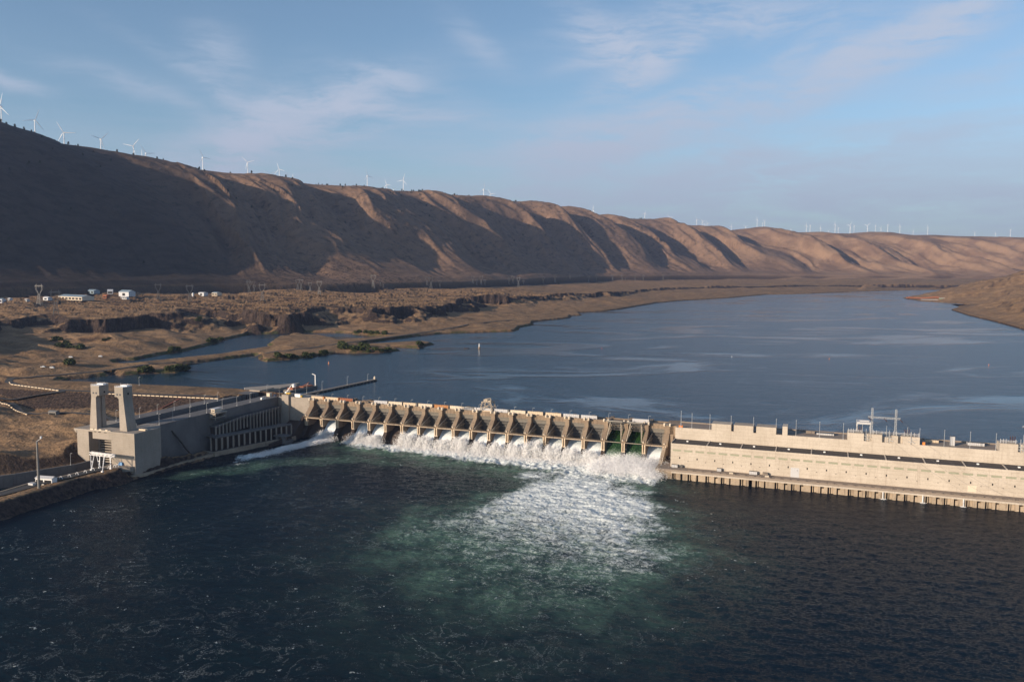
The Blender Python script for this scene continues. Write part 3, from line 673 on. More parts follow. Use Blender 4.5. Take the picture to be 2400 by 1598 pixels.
for j, (s0, k, l) in enumerate(BOX):
    L_ = 16.0; z0 = 36.92; h = 1.6 if k == 'conc' else 3.3
    o = (s0 + L_/2, -17.5, z0); r_ = empty('bulkhead_box', o, l, 'steel box', 'long boxes lined up on the spillway deck')
    b = MB(o); b.box(s0, s0+L_, -18.8, -16.2, z0+.3, z0+h)
    for q in range(5): b.box(s0+.4+q*(L_-1.2)/4, s0+.8+q*(L_-1.2)/4, -18.7, -16.3, z0, z0+.3)
    b.build('body', M[mk[k]], r_)
    b = MB(o)
    for q in range(9): b.box(s0+.05+q*(L_-.3)/8, s0+.25+q*(L_-.3)/8, -16.2, -16.05, z0+.3, z0+h-.05)
    b.box(s0, s0+L_, -16.25, -16.06, z0+h, z0+h+.12); b.build('rib', M[mk[k]], r_)
    b = MB(o); b.box(s0+L_-1.6 if j != 1 else s0+L_-.8, s0+L_+.02, -18.83, -16.02, z0+.25, z0+h+.14) if j in (0, 1, 6, 13) else b.box(s0+L_-.4, s0+L_+.02, -18.83, -16.02, z0+.25, z0+h+.14)
    b.build('end_cap', M['rust2' if j in (0, 1) else 'gate'], r_)

def lamp_post(name, sd, h, label, group, arm=1.2, mat='galv'):
    o = tuple(sd); r_ = empty(name, o, label, 'lamp post', group)
    b = MB(o); b.bar(o, (o[0], o[1], o[2]+h), .30, n=6, w2=.18); b.box(o[0]-.35, o[0]+.35, o[1]-.35, o[1]+.35, o[2], o[2]+.5); b.build('pole', M[mat], r_)
    b = MB(o); b.bar((o[0], o[1], o[2]+h-.1), (o[0]+arm, o[1], o[2]+h+.15), .14, n=6); b.box(o[0]+arm-.2, o[0]+arm+.7, o[1]-.2, o[1]+.2, o[2]+h, o[2]+h+.25); b.build('lamp_head', M[mat], r_)
    return r_
for k in range(20):
    u0 = [962,1290,1627,1965]
    s_k = -2.9 + 19.0*k
    lamp_post('lamp_post', (s_k, -22.5, 36.9), 5.6, 'thin grey lamp post on the spillway deck, %s from the left' % ORD[k], 'lamp posts on the spillway deck')

# water falling through the bays
def spray_mat(name, c, tr):
    def f(t):
        P_ = wpos(t); n_ = t.noise(t.scale(P_, (1, 1, .25)), .9, 5, .65)
        col = t.mix(t.sm(n_, .35, .7), tuple(q*.82 for q in c), c)
        a = t.n('ShaderNodeBsdfDiffuse', {'Color': col}).outputs[0]; b_ = t.n('ShaderNodeBsdfTranslucent', {'Color': col}).outputs[0]
        return t.n('ShaderNodeMixShader', {0: tr, 1: a, 2: b_}).outputs[0]
    return material(name, f)
M['spray'] = spray_mat('spray_droplets', (.95, .94, .93), .3)
M['mist'] = spray_mat('fine_mist_droplets', (.95, .94, .94), .3)
def jet_mat(t):
    P_ = wpos(t); n_ = t.noise(t.scale(P_, (2.2, 2.2, .18)), .8, 6, .7); ag = attr(t, 'fall')
    g = t.mix(t.sm(n_, .35, .65), (.20, .26, .27), (.62, .66, .66))
    wgt = t.sm(t.m('ADD', ag, t.m('MULTIPLY', n_, .5)), .45, .85)
    return principled(t, t.mix(wgt, g, (.84, .86, .86)), .45, .4)
def green_mat(t):
    P_ = wpos(t); n_ = t.noise(t.scale(P_, (2.5, 2.5, .15)), .7, 6, .7); ag = attr(t, 'fall')
    g = t.mix(t.sm(n_, .40, .68), (.006, .020, .006), (.030, .075, .018))
    return principled(t, t.mix(t.sm(t.m('MULTIPLY_ADD', n_, .45, ag), .78, 1.15), g, (.50, .60, .52)), .18, .5)
M['jet'] = material('falling_white_water', jet_mat); M['green'] = material('smooth_green_water', green_mat)
SP_BAYS = []
for i in range(1, NB+1):
    if i not in FLOW: continue
    s0, s1 = (i-1)*BAY + 2.0, i*BAY - 2.0
    ns, nf = 26, 30; u_ = np.linspace(0, 1, ns); f = np.linspace(0, 1, nf); U, Fv = np.meshgrid(u_, f)
    if i in OPEN: dl, zl = -22 + 33*Fv, np.interp(Fv, [0, .18, .35, .6, 1], [31.0, 27.5, 23.0, 13.0, -1.0])
    else: dl, zl = -15.2 + 26.5*Fv, np.interp(Fv, [0, .15, .35, .6, 1], [17.2, 16.6, 13.8, 7.5, -1.2])
    narrow = .0 if i not in (2, 4, 5) else .0
    ss_ = s0 + (s1-s0)*U; jit = .35*fbm(ss_/1.1, Fv*3 + i*7, 3)*(.2+Fv); V = np.stack([ss_, -(dl + jit), zl + jit*.5 + .4*np.exp(-((U-.02)/.05)**2)], -1)
    o = mesh_obj('falling_water', V - np.array([(s0+s1)/2, 0, 0]), grid_faces(nf, ns)[:, ::-1], M['green' if i in OPEN else 'jet'], None, True); add_attr(o, 'fall', Fv)
    o.location = W((s0+s1)/2, 0, 0); o.rotation_euler = (0, 0, YAW); tag(o, kind='stuff'); 
    lab = 'smooth green sheet of water under the raised gate of the %s spillway bay from the left' if i in OPEN else 'white sheet of water falling through the %s spillway bay from the left'
    tag(o, lab % ORD[i-1], 'falling water', 'water falling through the spillway bays')
    SP_BAYS.append(i)

def droplets(name, cs, n, mat, label, size=(.25, .75)):
    """cs: list of (weight, centre s,d,z, spread s,d,z): droplets thrown in soft plumes"""
    wts = np.array([c[0] for c in cs], float); wts /= wts.sum(); idx = rng.choice(len(cs), n, p=wts)
    C = np.array([c[1:4] for c in cs], float)[idx]; S_ = np.array([c[4:7] for c in cs], float)[idx]
    P_ = C + S_*rng.normal(0, 1, (n, 3)); P_[:, 2] = np.abs(P_[:, 2] - .3) + .3
    sz = rng.uniform(size[0], size[1], n)[:, None, None]
    nrm = rng.normal(0, 1, (n, 3)); nrm /= np.linalg.norm(nrm, axis=1, keepdims=True)
    sl = np.array([to_sun.dot(E1), to_sun.dot(E2), to_sun.z]); nrm = nrm*.75 + sl; nrm /= np.linalg.norm(nrm, axis=1, keepdims=True)
    t1 = np.cross(nrm, rng.normal(0, 1, (n, 3))); t1 /= np.linalg.norm(t1, axis=1, keepdims=True); t2 = np.cross(nrm, t1)
    an = rng.uniform(0, 6.28, (n, 1)) + np.array([[0, 2.1, 4.2]]); a = (np.cos(an)[:, :, None]*t1[:, None] + np.sin(an)[:, :, None]*t2[:, None])*sz
    Q = P_[:, None, :] + a; o_ = np.array([cs[0][1], cs[0][2], 0.0]); Q = Q - o_; Q[:, :, 1] *= -1
    F = np.arange(n*3).reshape(-1, 3)
    ob = mesh_obj(name, Q.reshape(-1, 3), F, mat); ob.location = W(*o_); ob.rotation_euler = (0, 0, YAW)
    return tag(ob, label, 'spray', 'spray clouds below the spillway bays', 'stuff')
for i in SP_BAYS:
    c = (i-.5)*BAY; r_ = random.Random(i*5); pl = []
    base_h = {2: 6.5, 4: 8.0, 5: 7.2, 18: 5.5, 19: 6.0, 20: 6.0}.get(i, 8.2 + 5.5*r_.random())
    for k in range(7):
        x_ = c + r_.uniform(-6.3, 6.3); h_ = base_h*r_.uniform(.65, 1.15); dd_ = r_.uniform(7, 13)
        if i == 2: x_ = c + r_.uniform(-7, 5)
        for q in range(7):
            f = q/6; pl.append((1.15-f*.80, x_ + r_.uniform(-1.2, 1.2), dd_ - 1.5 + 3*(1-f), .6 + h_*f, 2.0-.7*f, 2.0-.5*f, 1.5))
    for k in range(7): pl.append((1.2, c + (k-3)*3.0, 15 + (3 if i > 8 else 0), 1.0, 2.8, 4.2 if i > 6 else 2.6, 1.0))
    for k in range(4): pl.append((1.6, c + (k-1.5)*4.2, 11, base_h*.45, 3.6, 2.6, base_h*.28))
    droplets('spray', pl, 30000, M['spray'], 'white spray bursting up below the %s spillway bay from the left' % ORD[i-1], (.12, .5))
# mist rolling out at the right end
pl = []
r_ = random.Random(3)
for k in range(46):
    f = r_.random(); s_c = 322 + 56*f + r_.uniform(-4, 4); pl.append((1, s_c, r_.uniform(14, 44), r_.uniform(1, 4 + 4*math.sin(math.pi*min(1, f*1.1))), r_.uniform(3.0, 5.5), r_.uniform(3.5, 6.5), r_.uniform(1.2, 3.4)))
for k in range(20): pl.append((.8, r_.uniform(336, 376), r_.uniform(12, 28), r_.uniform(3, 9), 4.0, 3.5, 2.8))
droplets('spray', pl, 130000, M['mist'], 'large white cloud of spray at the right end of the spillway', (.12, .4))
pl = []
for k in range(26):
    f = r_.random(); pl.append((1.2-f, 30 - 22*f + r_.uniform(-4, 4), 10 + 95*f, 1.2*(1-f)+.2, 3.2, 4.5, .9))
droplets('spray', pl, 26000, M['spray'], 'long tongue of blue white foam running along the left shore', (.2, .6))
# ------------------------------------------------------------------ the powerhouse
PH0, PH1, DF, DB = 387.3, 978.0, 25.0, 5.0
ph = empty('powerhouse', (PH0, DF, 8.5), 'long pale concrete powerhouse right of the spillway', 'powerhouse'); O = (PH0, DF, 8.5)
b = MB(O); b.box(PH0, PH1, DB, DF, 8.5, 28.7)
b.box(PH0, PH1, DF+.003, DF+.25, 26.9, 29.05)                 # coping
for k in range(21):                                            # contraction joints as shallow pilaster edges
    sj = 417.8 + 28.0*k
    if sj < PH1: b.box(sj-.09, sj+.09, DF+.002, DF+.035, 8.5, 26.9)
b.build('wall', M['conc_ph'], ph)
b = MB(O); b.box(PH0+.6, PH1-.6, DB+.01, DF-.3, 28.7, 28.95); rf = b.build('roof', M['roofing'], ph)
b = MB(O)
for k in range(21):
    sj = 417.8 + 28.0*k
    if sj < PH1: b = MB(O); b.box(sj-.45, sj+.45, DB+.02, DF-.35, 28.95, 29.35); b.build('roof_kerb', M['conc_ph'], rf)
b = MB(O); b.box(PH0, PH0+.6, DB, DF, 28.7, 29.5); b.build('roof_kerb', M['conc_ph'], rf)
for k in range(20):
    sj = 399 + 28*k
    if sj < PH1: b = MB(O); b.box(sj, sj+1.6, 13, 14.6, 28.95, 29.8); b.build('roof_vent', M['white'], rf)
for k in range(60):
    sj = 389.0 + 9.7*k
    if sj + 7 > PH1: break
    w_ = MB(O); w_.box(sj, sj+7.1, DF+.005, DF+.05, 22.35, 23.85); wn = w_.build('window', M['glass'], ph)
    w_ = MB(O); w_.box(sj-.15, sj+7.25, DF+.005, DF+.20, 22.1, 22.34); w_.box(sj-.15, sj+7.25, DF+.005, DF+.20, 23.86, 24.0); w_.box(sj-.30, sj-.02, DF+.005, DF+.04, 22.35, 23.85); w_.build('sill', M['conc_ph'], wn)
    if k % 1 == 0 and 395.1 + 14.85*k < PH1 and k < 40:
        sw_ = 395.1 + 14.85*k; w_ = MB(O); w_.box(sw_-.45, sw_+.45, DF+.005, DF+.06, 15.9, 17.5); w_.build('vent_opening', M['dark'], ph)
        w_ = MB(O); w_.box(sw_+6.8, sw_+7.5, DF+.005, DF+.3, 14.2, 14.7); w_.build('wall_lamp', M['gate'], ph)
w_ = MB(O); w_.box(486.2, 492.9, DF+.005, DF+.12, 8.6, 16.6); w_.build('door', M['pale'], ph)
w_ = MB(O); w_.box(616, 622, DF+.005, DF+.04, 9.5, 14.6); w_.build('patched_panel', M['cream'], ph)
# tailrace deck with draft tube slots
b = MB(O); DD = 35.3
b.slab([(378.9, 2.5), (378.9, 27), (376.2, 36.2), (376.2, DD), (PH1, DD), (PH1, DF), (PH0, DF), (PH0, 2.5)][::-1], 6.6, 8.46)
b.build('tailrace_deck', M['deck'], ph)
b = MB(O); b.box(390, PH1, DD+.002, DD+1.0, 5.6, 6.9); b.build('service_gallery', M['conc_ph'], ph)
OPN = []
k = 0
sA = 403.6
pat = [(0, 4.6, 'niche'), (7.5, 2.9, 'gate'), ]
x_ = 390.8
base_list = [(390.6, 3.8, 'niche'), (397.6, 1.6, 'slot'), (403.7, 3.8, 'niche'), (411.0, 1.6, 'slot')]
for j in range(21):
    s_n = 418.6 + 27.9*j
    base_list += [(s_n, 4.6, 'niche'), (s_n+7.3, 2.8, 'gate' if j not in (0, 1) else ('gate' if j == 0 else 'slot')), (s_n+12.75, 4.6, 'niche'), (s_n+19.6, 2.8, 'slot2' if j < 2 else 'gate')]
walls = []; cur = 376.2
cuts = [c for c in base_list if c[0]+c[1] < PH1-1]
b = MB(O)
for s_n, w_n, kind in cuts:
    b.box(cur, s_n, DD-8, DD-.001, -9, 6.6); cur = s_n + w_n
    if kind in ('gate',): b.box(s_n+1.1, s_n+w_n, DD-8, DD-.6, -9, 3.9)
    elif kind == 'slot2': b.box(s_n+1.1, s_n+w_n, DD-8, DD-.25, -9, 6.6)
    elif kind == 'niche': b.box(s_n+1.3, s_n+1.9, DD-7, DD-1.0, -9, 6.6); b.box(s_n+2.6, s_n+w_n, DD-8, DD-1.9, -9, 6.6)
b.box(cur, PH1, DD-8, DD-.001, -9, 6.6); b.build('pier_wall', M['conc_low'], ph)
b = MB(O); b.box(376.3, PH1, DD-14, DD-8.001, -9, 6.6); b.build('recess', M['dark'], ph)
for j, (s_n, w_n, kind) in enumerate(cuts[2:]):
    g_ = MB(O); g_.box(s_n+.2, s_n+3.6, DD-1.6, DD-.5, 8.5, 8.9); g_.box(s_n+3.7, s_n+4.3, DD-1.8, DD-.4, 8.5, 9.15); 
    if s_n < 700: g_.build('hatch_cover', M['deck'], ph)
# upper wall and intake deck
b = MB(O); b.box(PH0+.3, PH1, -24, DB-.003, -9, 38.4); b.box(PH0+.3, PH1, DB-.9, DB-.006, 38.4, 39.3)
for k in range(21):
    sj = 417.8 + 28.0*k
    if sj < PH1: b.box(sj-.1, sj+.1, DB, DB+.03, 29.4, 39.2)
b.build('upper_wall', M['conc_ph'], ph)
b = MB(O); b.box(PH0+.5, PH1, -24.0, -23.6, 38.4, 39.5)
b.box(PH0+.5, PH1, -23.6, DB-1.0, 38.404, 38.46); b.build('intake_deck', M['deck'], ph)
for a0, a1, zt in ((419.0,435.6,44.9),(437.8,454.0,45.0),(456.5,472.8,45.0),(477.9,482.0,46.6)): b = MB(O); b.box(a0, a1, -8, DB-.001, 38.4, zt); b.build('stair_house', M['conc_ph'], ph)
for a0 in (529.2, 639.6, 750, 860):
    b = MB(O)
    for x0, x1 in ((0, 12.5), (18.3, 26.2), (33.6, 38.0), (41.5, 54.0)): b.box(a0+x0, a0+x1, DB-12, DB-.001, 38.4, 45.3)
    b.box(a0, a0+54, DB-14, DB-12, 38.4, 43)
    for x0, x1 in ((12.5, 18.3), (26.2, 33.6), (38.0, 41.5)): b.box(a0+x0, a0+x1, DB-12, DB-3.4, 38.4, 43.0 if x0 == 26.2 else 44.6)
    b.build('transformer_bay', M['conc_ph'], ph)
# switchgear on each transformer bay
for a0 in (529.2, 639.6):
    nm = 'left' if a0 < 600 else 'right'
    r_ = empty('switchgear', (a0+27, DB-6, 45.3), 'cluster of posts, rails and bushings on top of the %s transformer bays' % ('middle' if nm == 'left' else 'rightmost'), 'switchgear'); o = (a0+27, DB-6, 45.3)
    for x0 in (.5, 2.6, 4.4, 11, 19.5, 22, 34.5, 37, 42.5, 47.5, 50, 53.3): b = MB(o); b.bar((a0+x0, DB-1.5, 45.3 if x0 not in (11,) else 44), (a0+x0, DB-1.5, 48.6), .32); b.build('post', M['pale'], r_)
    b = MB(o)
    for xa, xb in ((.5, 12), (19, 33), (35, 53.5)):
        b = MB(o)
        for zz in (46.6, 47.5): b.bar((a0+xa, DB-1.6, zz), (a0+xb, DB-1.6, zz), .22)
        for x0 in (6, 8.2, 10, 20.5, 23.5, 26, 29, 31.5, 36, 44, 46, 49):
            if xa < x0 < xb: b.bar((a0+x0, DB-4.0, 46.1), (a0+x0+.2, DB-4.0, 47.4), .5); b.bar((a0+x0+.2, DB-4.0, 47.3), (a0+x0+.2, DB-1.55, 47.3), .16)
        b.build('busbar_frame', M['pale'], r_)
    for x0 in (6, 8.2, 10, 20.5, 23.5, 26, 29, 31.5, 36, 44, 46, 49): b = MB(o); b.box(a0+x0-.9, a0+x0+1.1, DB-4.8, DB-3.4, 45.3, 46.1); b.build('transformer', M['galvd'], r_)
    b = MB(o)
    for x0 in (9.2, 44.8): b.bar((a0+x0-1.2, DB-4, 46.5), (a0+x0-1.7, DB-4, 50.6), .5); b.bar((a0+x0, DB-4, 46.5), (a0+x0, DB-4, 50.9), .5); b.bar((a0+x0+1.2, DB-4, 46.5), (a0+x0+1.7, DB-4, 50.6), .5)
    b.build('bushing', M['insul'], r_)
    b = MB(o)
    for x0 in (10.5, 28.0, 44.0): b.bar((a0+x0+1.5, DB+.3, 43.6), (a0+x0+7.5, DB+.9, 43.2), .3); b.bar((a0+x0+1.5, DB+.3, 41.2), (a0+x0+6.5, DB+.9, 41.0), .3); b.bar((a0+x0+3.5, DB+.4, 39.0), (a0+x0+3.5, DB+.4, 49.5), .35); b.bar((a0+x0+3.5, DB+.5, 43), (a0+x0+6, DB+.5, 40.2), .24)
    b.build('cable_bracket', M['galv'], r_)
# lattice gantry with the outgoing lines
def lattice(b, s, d, z0, z1, w, w2, n, t=.16):
    for q in range(n):
        f0, f1 = q/n, (q+1)/n; a, c = (w+(w2-w)*f0)/2, (w+(w2-w)*f1)/2; y0, y1 = z0+(z1-z0)*f0, z0+(z1-z0)*f1
        cs0 = [(s-a,d-a,y0),(s+a,d-a,y0),(s+a,d+a,y0),(s-a,d+a,y0)]; cs1 = [(s-c,d-c,y1),(s+c,d-c,y1),(s+c,d+c,y1),(s-c,d+c,y1)]
        for e in range(4):
            b.bar(cs0[e], cs1[e], t*1.25); b.bar(cs1[e], cs1[(e+1) % 4], t); b.bar(cs0[e] if q % 2 else cs0[(e+1) % 4], cs1[(e+1) % 4] if q % 2 else cs1[e], t)
def lattice_h(b, A, B, w, n, t=.14):
    A, B = Vector(A), Vector(B)
    for q in range(n):
        P0, P1 = A + (B-A)*(q/n), A + (B-A)*((q+1)/n)
        for dy, dz in ((-1,-1),(1,-1),(1,1),(-1,1)): b.bar(tuple(P0+Vector((0,dy*w/2,dz*w/2))), tuple(P1+Vector((0,dy*w/2,dz*w/2))), t*1.2)
        s_ = 1 if q % 2 else -1
        for dy in (-1, 1): b.bar(tuple(P0+Vector((0,dy*w/2,s_*w/2))), tuple(P1+Vector((0,dy*w/2,-s_*w/2))), t)
        for dz in (-1, 1): b.bar(tuple(P0+Vector((0,s_*w/2,dz*w/2))), tuple(P1+Vector((0,-s_*w/2,dz*w/2))), t)
for gi, a0 in enumerate((547.4, 657.8)):
    o = (a0, 1.0, 43); r_ = empty('line_gantry', o, ('steel lattice gantry with two masts on the middle transformer bays' if gi == 0 else 'steel lattice gantry with two masts at the right edge of the powerhouse'), 'lattice gantry')
    for k in (0, 17.8): b = MB(o); lattice(b, a0+k, 2.2, 43.0, 66.4, 1.5, 1.2, 14); b.build('lattice_mast', M['galv'], r_)
    b = MB(o); lattice_h(b, (a0-3.0, 2.2, 58.9), (a0+21.4, 2.2, 58.9), 1.1, 14); b.build('crossbeam', M['galv'], r_)
    for x0 in (-2.6, 9.0, 20.8): b = MB(o); b.bar((a0+x0, 3.0, 58.4), (a0+x0+1.8, 6.5, 57.0), .65, n=8); b.build('insulator_string', M['insul'], r_)
    b = MB(o)
    for x0 in (-.8, 10.8, 22.6):
        P0 = Vector((a0+x0, 6.5, 57.0)); P3 = Vector((a0+x0+64, 130, 28.0)); prev = P0
        for q in range(1, 13):
            f = q/12; c = P0 + (P3-P0)*f; c.z -= 9*math.sin(math.pi*f)*.6; b.bar(tuple(prev), tuple(c), .12, n=3); prev = c
    b.build('power_line', M['galvd'], r_)
    if gi == 0:
        o2 = (a0-7.5, -6, 45.3); r_ = empty('portal_crane', o2, 'white portal frame crane behind the %s lattice gantry' % ('middle' if gi == 0 else 'rightmost'), 'crane')
        for x0 in (-10.8, -.6): b = MB(o2); b.bar((a0+x0, -3, 38.5), (a0+x0, -3, 52.6), .5); b.bar((a0+x0, -14, 38.5), (a0+x0, -14, 52.6), .5); b.bar((a0+x0, -3, 47), (a0+x0, -14, 47), .5); b.build('leg', M['pale'], r_)
        b = MB(o2); b.box(a0-11.2, a0-.2, -15, -2, 51.8, 53.5); b.box(a0-9, a0-1.5, -11, -6, 53.5, 54.3); b.build('trolley_beam', M['pale'], r_)
# tall posts along the upper wall
for k, s_k in enumerate((392.4,401.9,417.4,435.4,454.1,472.7,488.8,507.4,525.9,540.3,558.5,574.0,583.0,600.8,619.1,637.0,655.5,674)):
    h = 14.5 if k == 0 else 13.1
    o = (s_k, 4.6, 39.3); r_ = empty('light_mast', o, 'slender steel post on the powerhouse wall, %s from the left' % ORD[k], 'post', 'slender posts along the powerhouse wall')
    b = MB(o); b.bar(o, (s_k, 4.6, 39.3+h), .42 if k else .6, n=6, w2=.30); b.box(s_k-.45, s_k+.45, 4.15, 4.95, 38.6, 39.5); b.build('pole', M['galv'], r_)
    b = MB(o); b.box(s_k-.3, s_k+.3, 4.2, 4.9, 39.3+h, 39.6+h); b.build('cap', M['galv'], r_)
# crates and cabins on the tailrace deck
def container(s, d, z, l, w, h, mat, label, cat='container', name='storage_container', slats=4):
    o = (s, d, z); r_ = empty(name, o, label, cat, 'containers and cabins on the powerhouse deck')
    b = MB(o); b.box(s-l/2, s+l/2, d-w/2, d+w/2, z+.15, z+h); b.build('body', M[mat], r_)
    b = MB(o)
    for q in range(slats+1): b.box(s-l/2+q*l/slats-.07, s-l/2+q*l/slats+.07, d+w/2, d+w/2+.1, z+.15, z+h)
    b.box(s-l/2-.1, s+l/2+.1, d-w/2, d+w/2+.12, z+h, z+h+.12); b.build('frame', M['gate'], r_)
    return r_
container(391.3, 26.9, 8.46, 5.2, 2.4, 2.5, 'pale', 'grey steel cabin on the deck at the left end of the powerhouse')
container(397.2, 26.6, 8.46, 1.6, 2.2, 2.4, 'gate', 'small dark cabinet right of the leftmost cabin on the powerhouse deck')
container(428.9, 27.0, 8.46, 3.6, 2.2, 2.6, 'pale', 'slatted grey crate standing alone against the powerhouse wall')
container(456.7, 27.0, 8.46, 6.4, 2.4, 2.7, 'pale', 'wide pale grey cabin with four panels by the powerhouse wall')
container(466.4, 27.2, 8.46, 4.0, 2.4, 2.4, 'deck', 'low brown crate right of the wide grey cabin')
container(439.4, 33.0, 8.46, 3.2, 2.0, 1.9, 'cream', 'left of two pale boxes at the edge of the powerhouse deck')
container(468.0, 33.2, 8.46, 3.2, 2.0, 1.9, 'cream', 'right of two pale boxes at the edge of the powerhouse deck')
container(608.0, -6.0, 38.46, 3.4, 2.4, 7.6, 'pale', 'upright grey cabinet on the intake deck between two posts', 'cabinet', 'cabinet', 2)
# intake deck clutter
for k, (s_k, d_k, l_k, w_k, h_k, m_k, lb) in enumerate(((512,-14,14,6,1.6,'pale','long low grey steel rack on the intake deck left of the transformer bays'),(594,-15,10,5,2.2,'tan','tan steel bulkhead lying on the intake deck right of the transformer bays'),(500,-16,7,4,2.4,'deck','brown timber stack on the intake deck'),(626,-15,12,6,2.4,'pale','grey steel trash rack lying on the intake deck'))):
    container(s_k, d_k, 38.46, l_k, w_k, h_k, m_k, lb, 'rack', 'trash_rack', 8)
b = MB((586.6, 1.5, 38.5)); b.box(585.6, 587.4, .5, 2.5, 38.5, 41.2); o_ = b.build('orange_barrel_stack', M['orange']); tag(o_, 'small bright orange box beside the right end of the transformer bays', 'box')
for k, (s_k, z_k, lb) in enumerate(((391.8,39.3,'orange safety barrels stacked by the leftmost tall post'),)):
    o = (s_k, 1.5, 38.5); r_ = empty('safety_barrel', o, lb, 'barrel')
    for q in range(3):
        b = MB(o); b.bar((s_k-1.2+1.2*q, 1.5, 38.5), (s_k-1.2+1.2*q, 1.5, 40.6), 1.2, n=10); b.build('barrel', M['orange'], r_)
# thin water spouts falling from the tailrace wall
for k, (s_k, lb) in enumerate(((555.6,'leftmost thin spout of water falling from the powerhouse wall'),(583.8,'middle thin spout of water falling from the powerhouse wall'),(611.8,'rightmost thin spout of water falling from the powerhouse wall'))):
    pl = [(1, s_k+.2, DD+1.2+f*.25, 5.2*(1-f*f), .14, .14, .35) for f in np.linspace(0, 1, 9)] + [(.8, s_k+.2, DD+2.0, .2, 1.0, .8, .12)]
    droplets('water_spout', pl, 1600, M['spray'], lb, (.12, .3))
# ------------------------------------------------------------------ the navigation lock
lk = empty('navigation_lock', (-70, 200, 10), 'tall concrete navigation lock with two lift towers left of the spillway', 'lock'); O = (-70, 200, 10)
b = MB(O); b.box(-62, -45, -12, 160, -9, 37.6); b.box(-62.3, -44.6, -12, 160, 37.6, 38.05); b.build('chamber_wall', M['conc_shade'], lk)
b = MB(O); b.box(-101, -84.5, -30, 162, -9, 38.0); b.build('chamber_wall', M['conc_shade'], lk)
b = MB(O); b.box(-84.5, -62, -30, 188, -9, -.5); b.build('chamber_floor', M['conc_wet_shade'], lk)
b = MB(O); b.box(-84.4, -62.1, -29, 150, 30.6, 31.0); b.build('chamber_water', M['pool'], lk)
b = MB(O)
b.slab([(-61, 200), (-35.5, 200), (-35.5, 172), (-45.01, 160), (-61, 160)], -9, 36.4)
b.box(-99.8, -86.5, 164, 200, -9, 36.4)
b.prism_d([(-99.8, 36.4), (-102.6, 37.4), (-102.6, 36.4+.9), (-99.8, 34.6)], 164, 200) if False else None
b.box(-86.49, -84.6, 162.1, 190, -9, 36.4)
b.build('lock_block', M['conc_lock'], lk)
b = MB(O); b.slab([(-102.6, 200.6), (-35.0, 200.6), (-35.0, 171.8), (-45.2, 160.01), (-60.8, 160.01), (-60.8, 186), (-86.8, 186), (-86.8, 162.01), (-102.6, 162.01)], 36.41, 38.0)
b.prism_d([(-102.6, 36.4), (-99.81, 33.8), (-99.81, 36.4)], 164, 200.4); b.build('top_slab', M['conc_lock'], lk)
b = MB(O); b.box(-82.0, -61.01, 190, 199.9, 30.4, 36.39); b.build('lintel_beam', M['conc_lock'], lk)
gt = MB(O); gt.box(-84.4, -61.02, 180.5, 181.4, -9, 30.3); gt = gt.build('lift_gate', M['gate'], lk)
b = MB(O)
for k in range(13): b.box(-84.4, -61.02, 181.401, 189.5, .5+2.3*k, 1.35+2.3*k)
for k in range(8): b.box(-84.0+3.1*k, -83.7+3.1*k, 181.401, 185, -1, 28.5)
b.build('girder', M['conc_lock'], gt)
b = MB(O)
for k, (a, c) in enumerate(((-84,-80),(-79,-76),(-74,-71),(-67,-64))): b.box(a, c-.4, 200.0, 200.5, 38.0, 39.2)
b.box(-84, -61, 200.1, 200.35, 38.0, 38.4); b.build('parapet_block', M['cream'], lk)
b = MB(O)
for a in (-79.6, -74.5, -68): b.box(a, a+2.6, 200.61, 200.9, 36.5, 37.0)
b.build('recess', M['dark'], lk)
b = MB(O); b.slab([(-50, 201.0), (-38.5, 201.0), (-38.5, 176), (-44.9, 166), (-50, 166)], -9, 8.4); b.build('plinth', M['conc_low'], lk)
b = MB(O); b.slab([(-61, 200.7), (-36.5, 200.7), (-38, 203.5), (-50, 212), (-61, 216)], 6, 9.9); b.build('apron', M['conc_lock'], lk)
b = MB(O); b.slab([(-44.9,163),(-31,163),(-31.5,195),(-36,203),(-44.9,203)][::-1], -9, 2.6); b.slab([(-31,163),(-44.9,163),(-44.9,106),(-27.5,106)][::-1], -9, 3.0); b.build('shore_apron', M['conc_low'], lk)
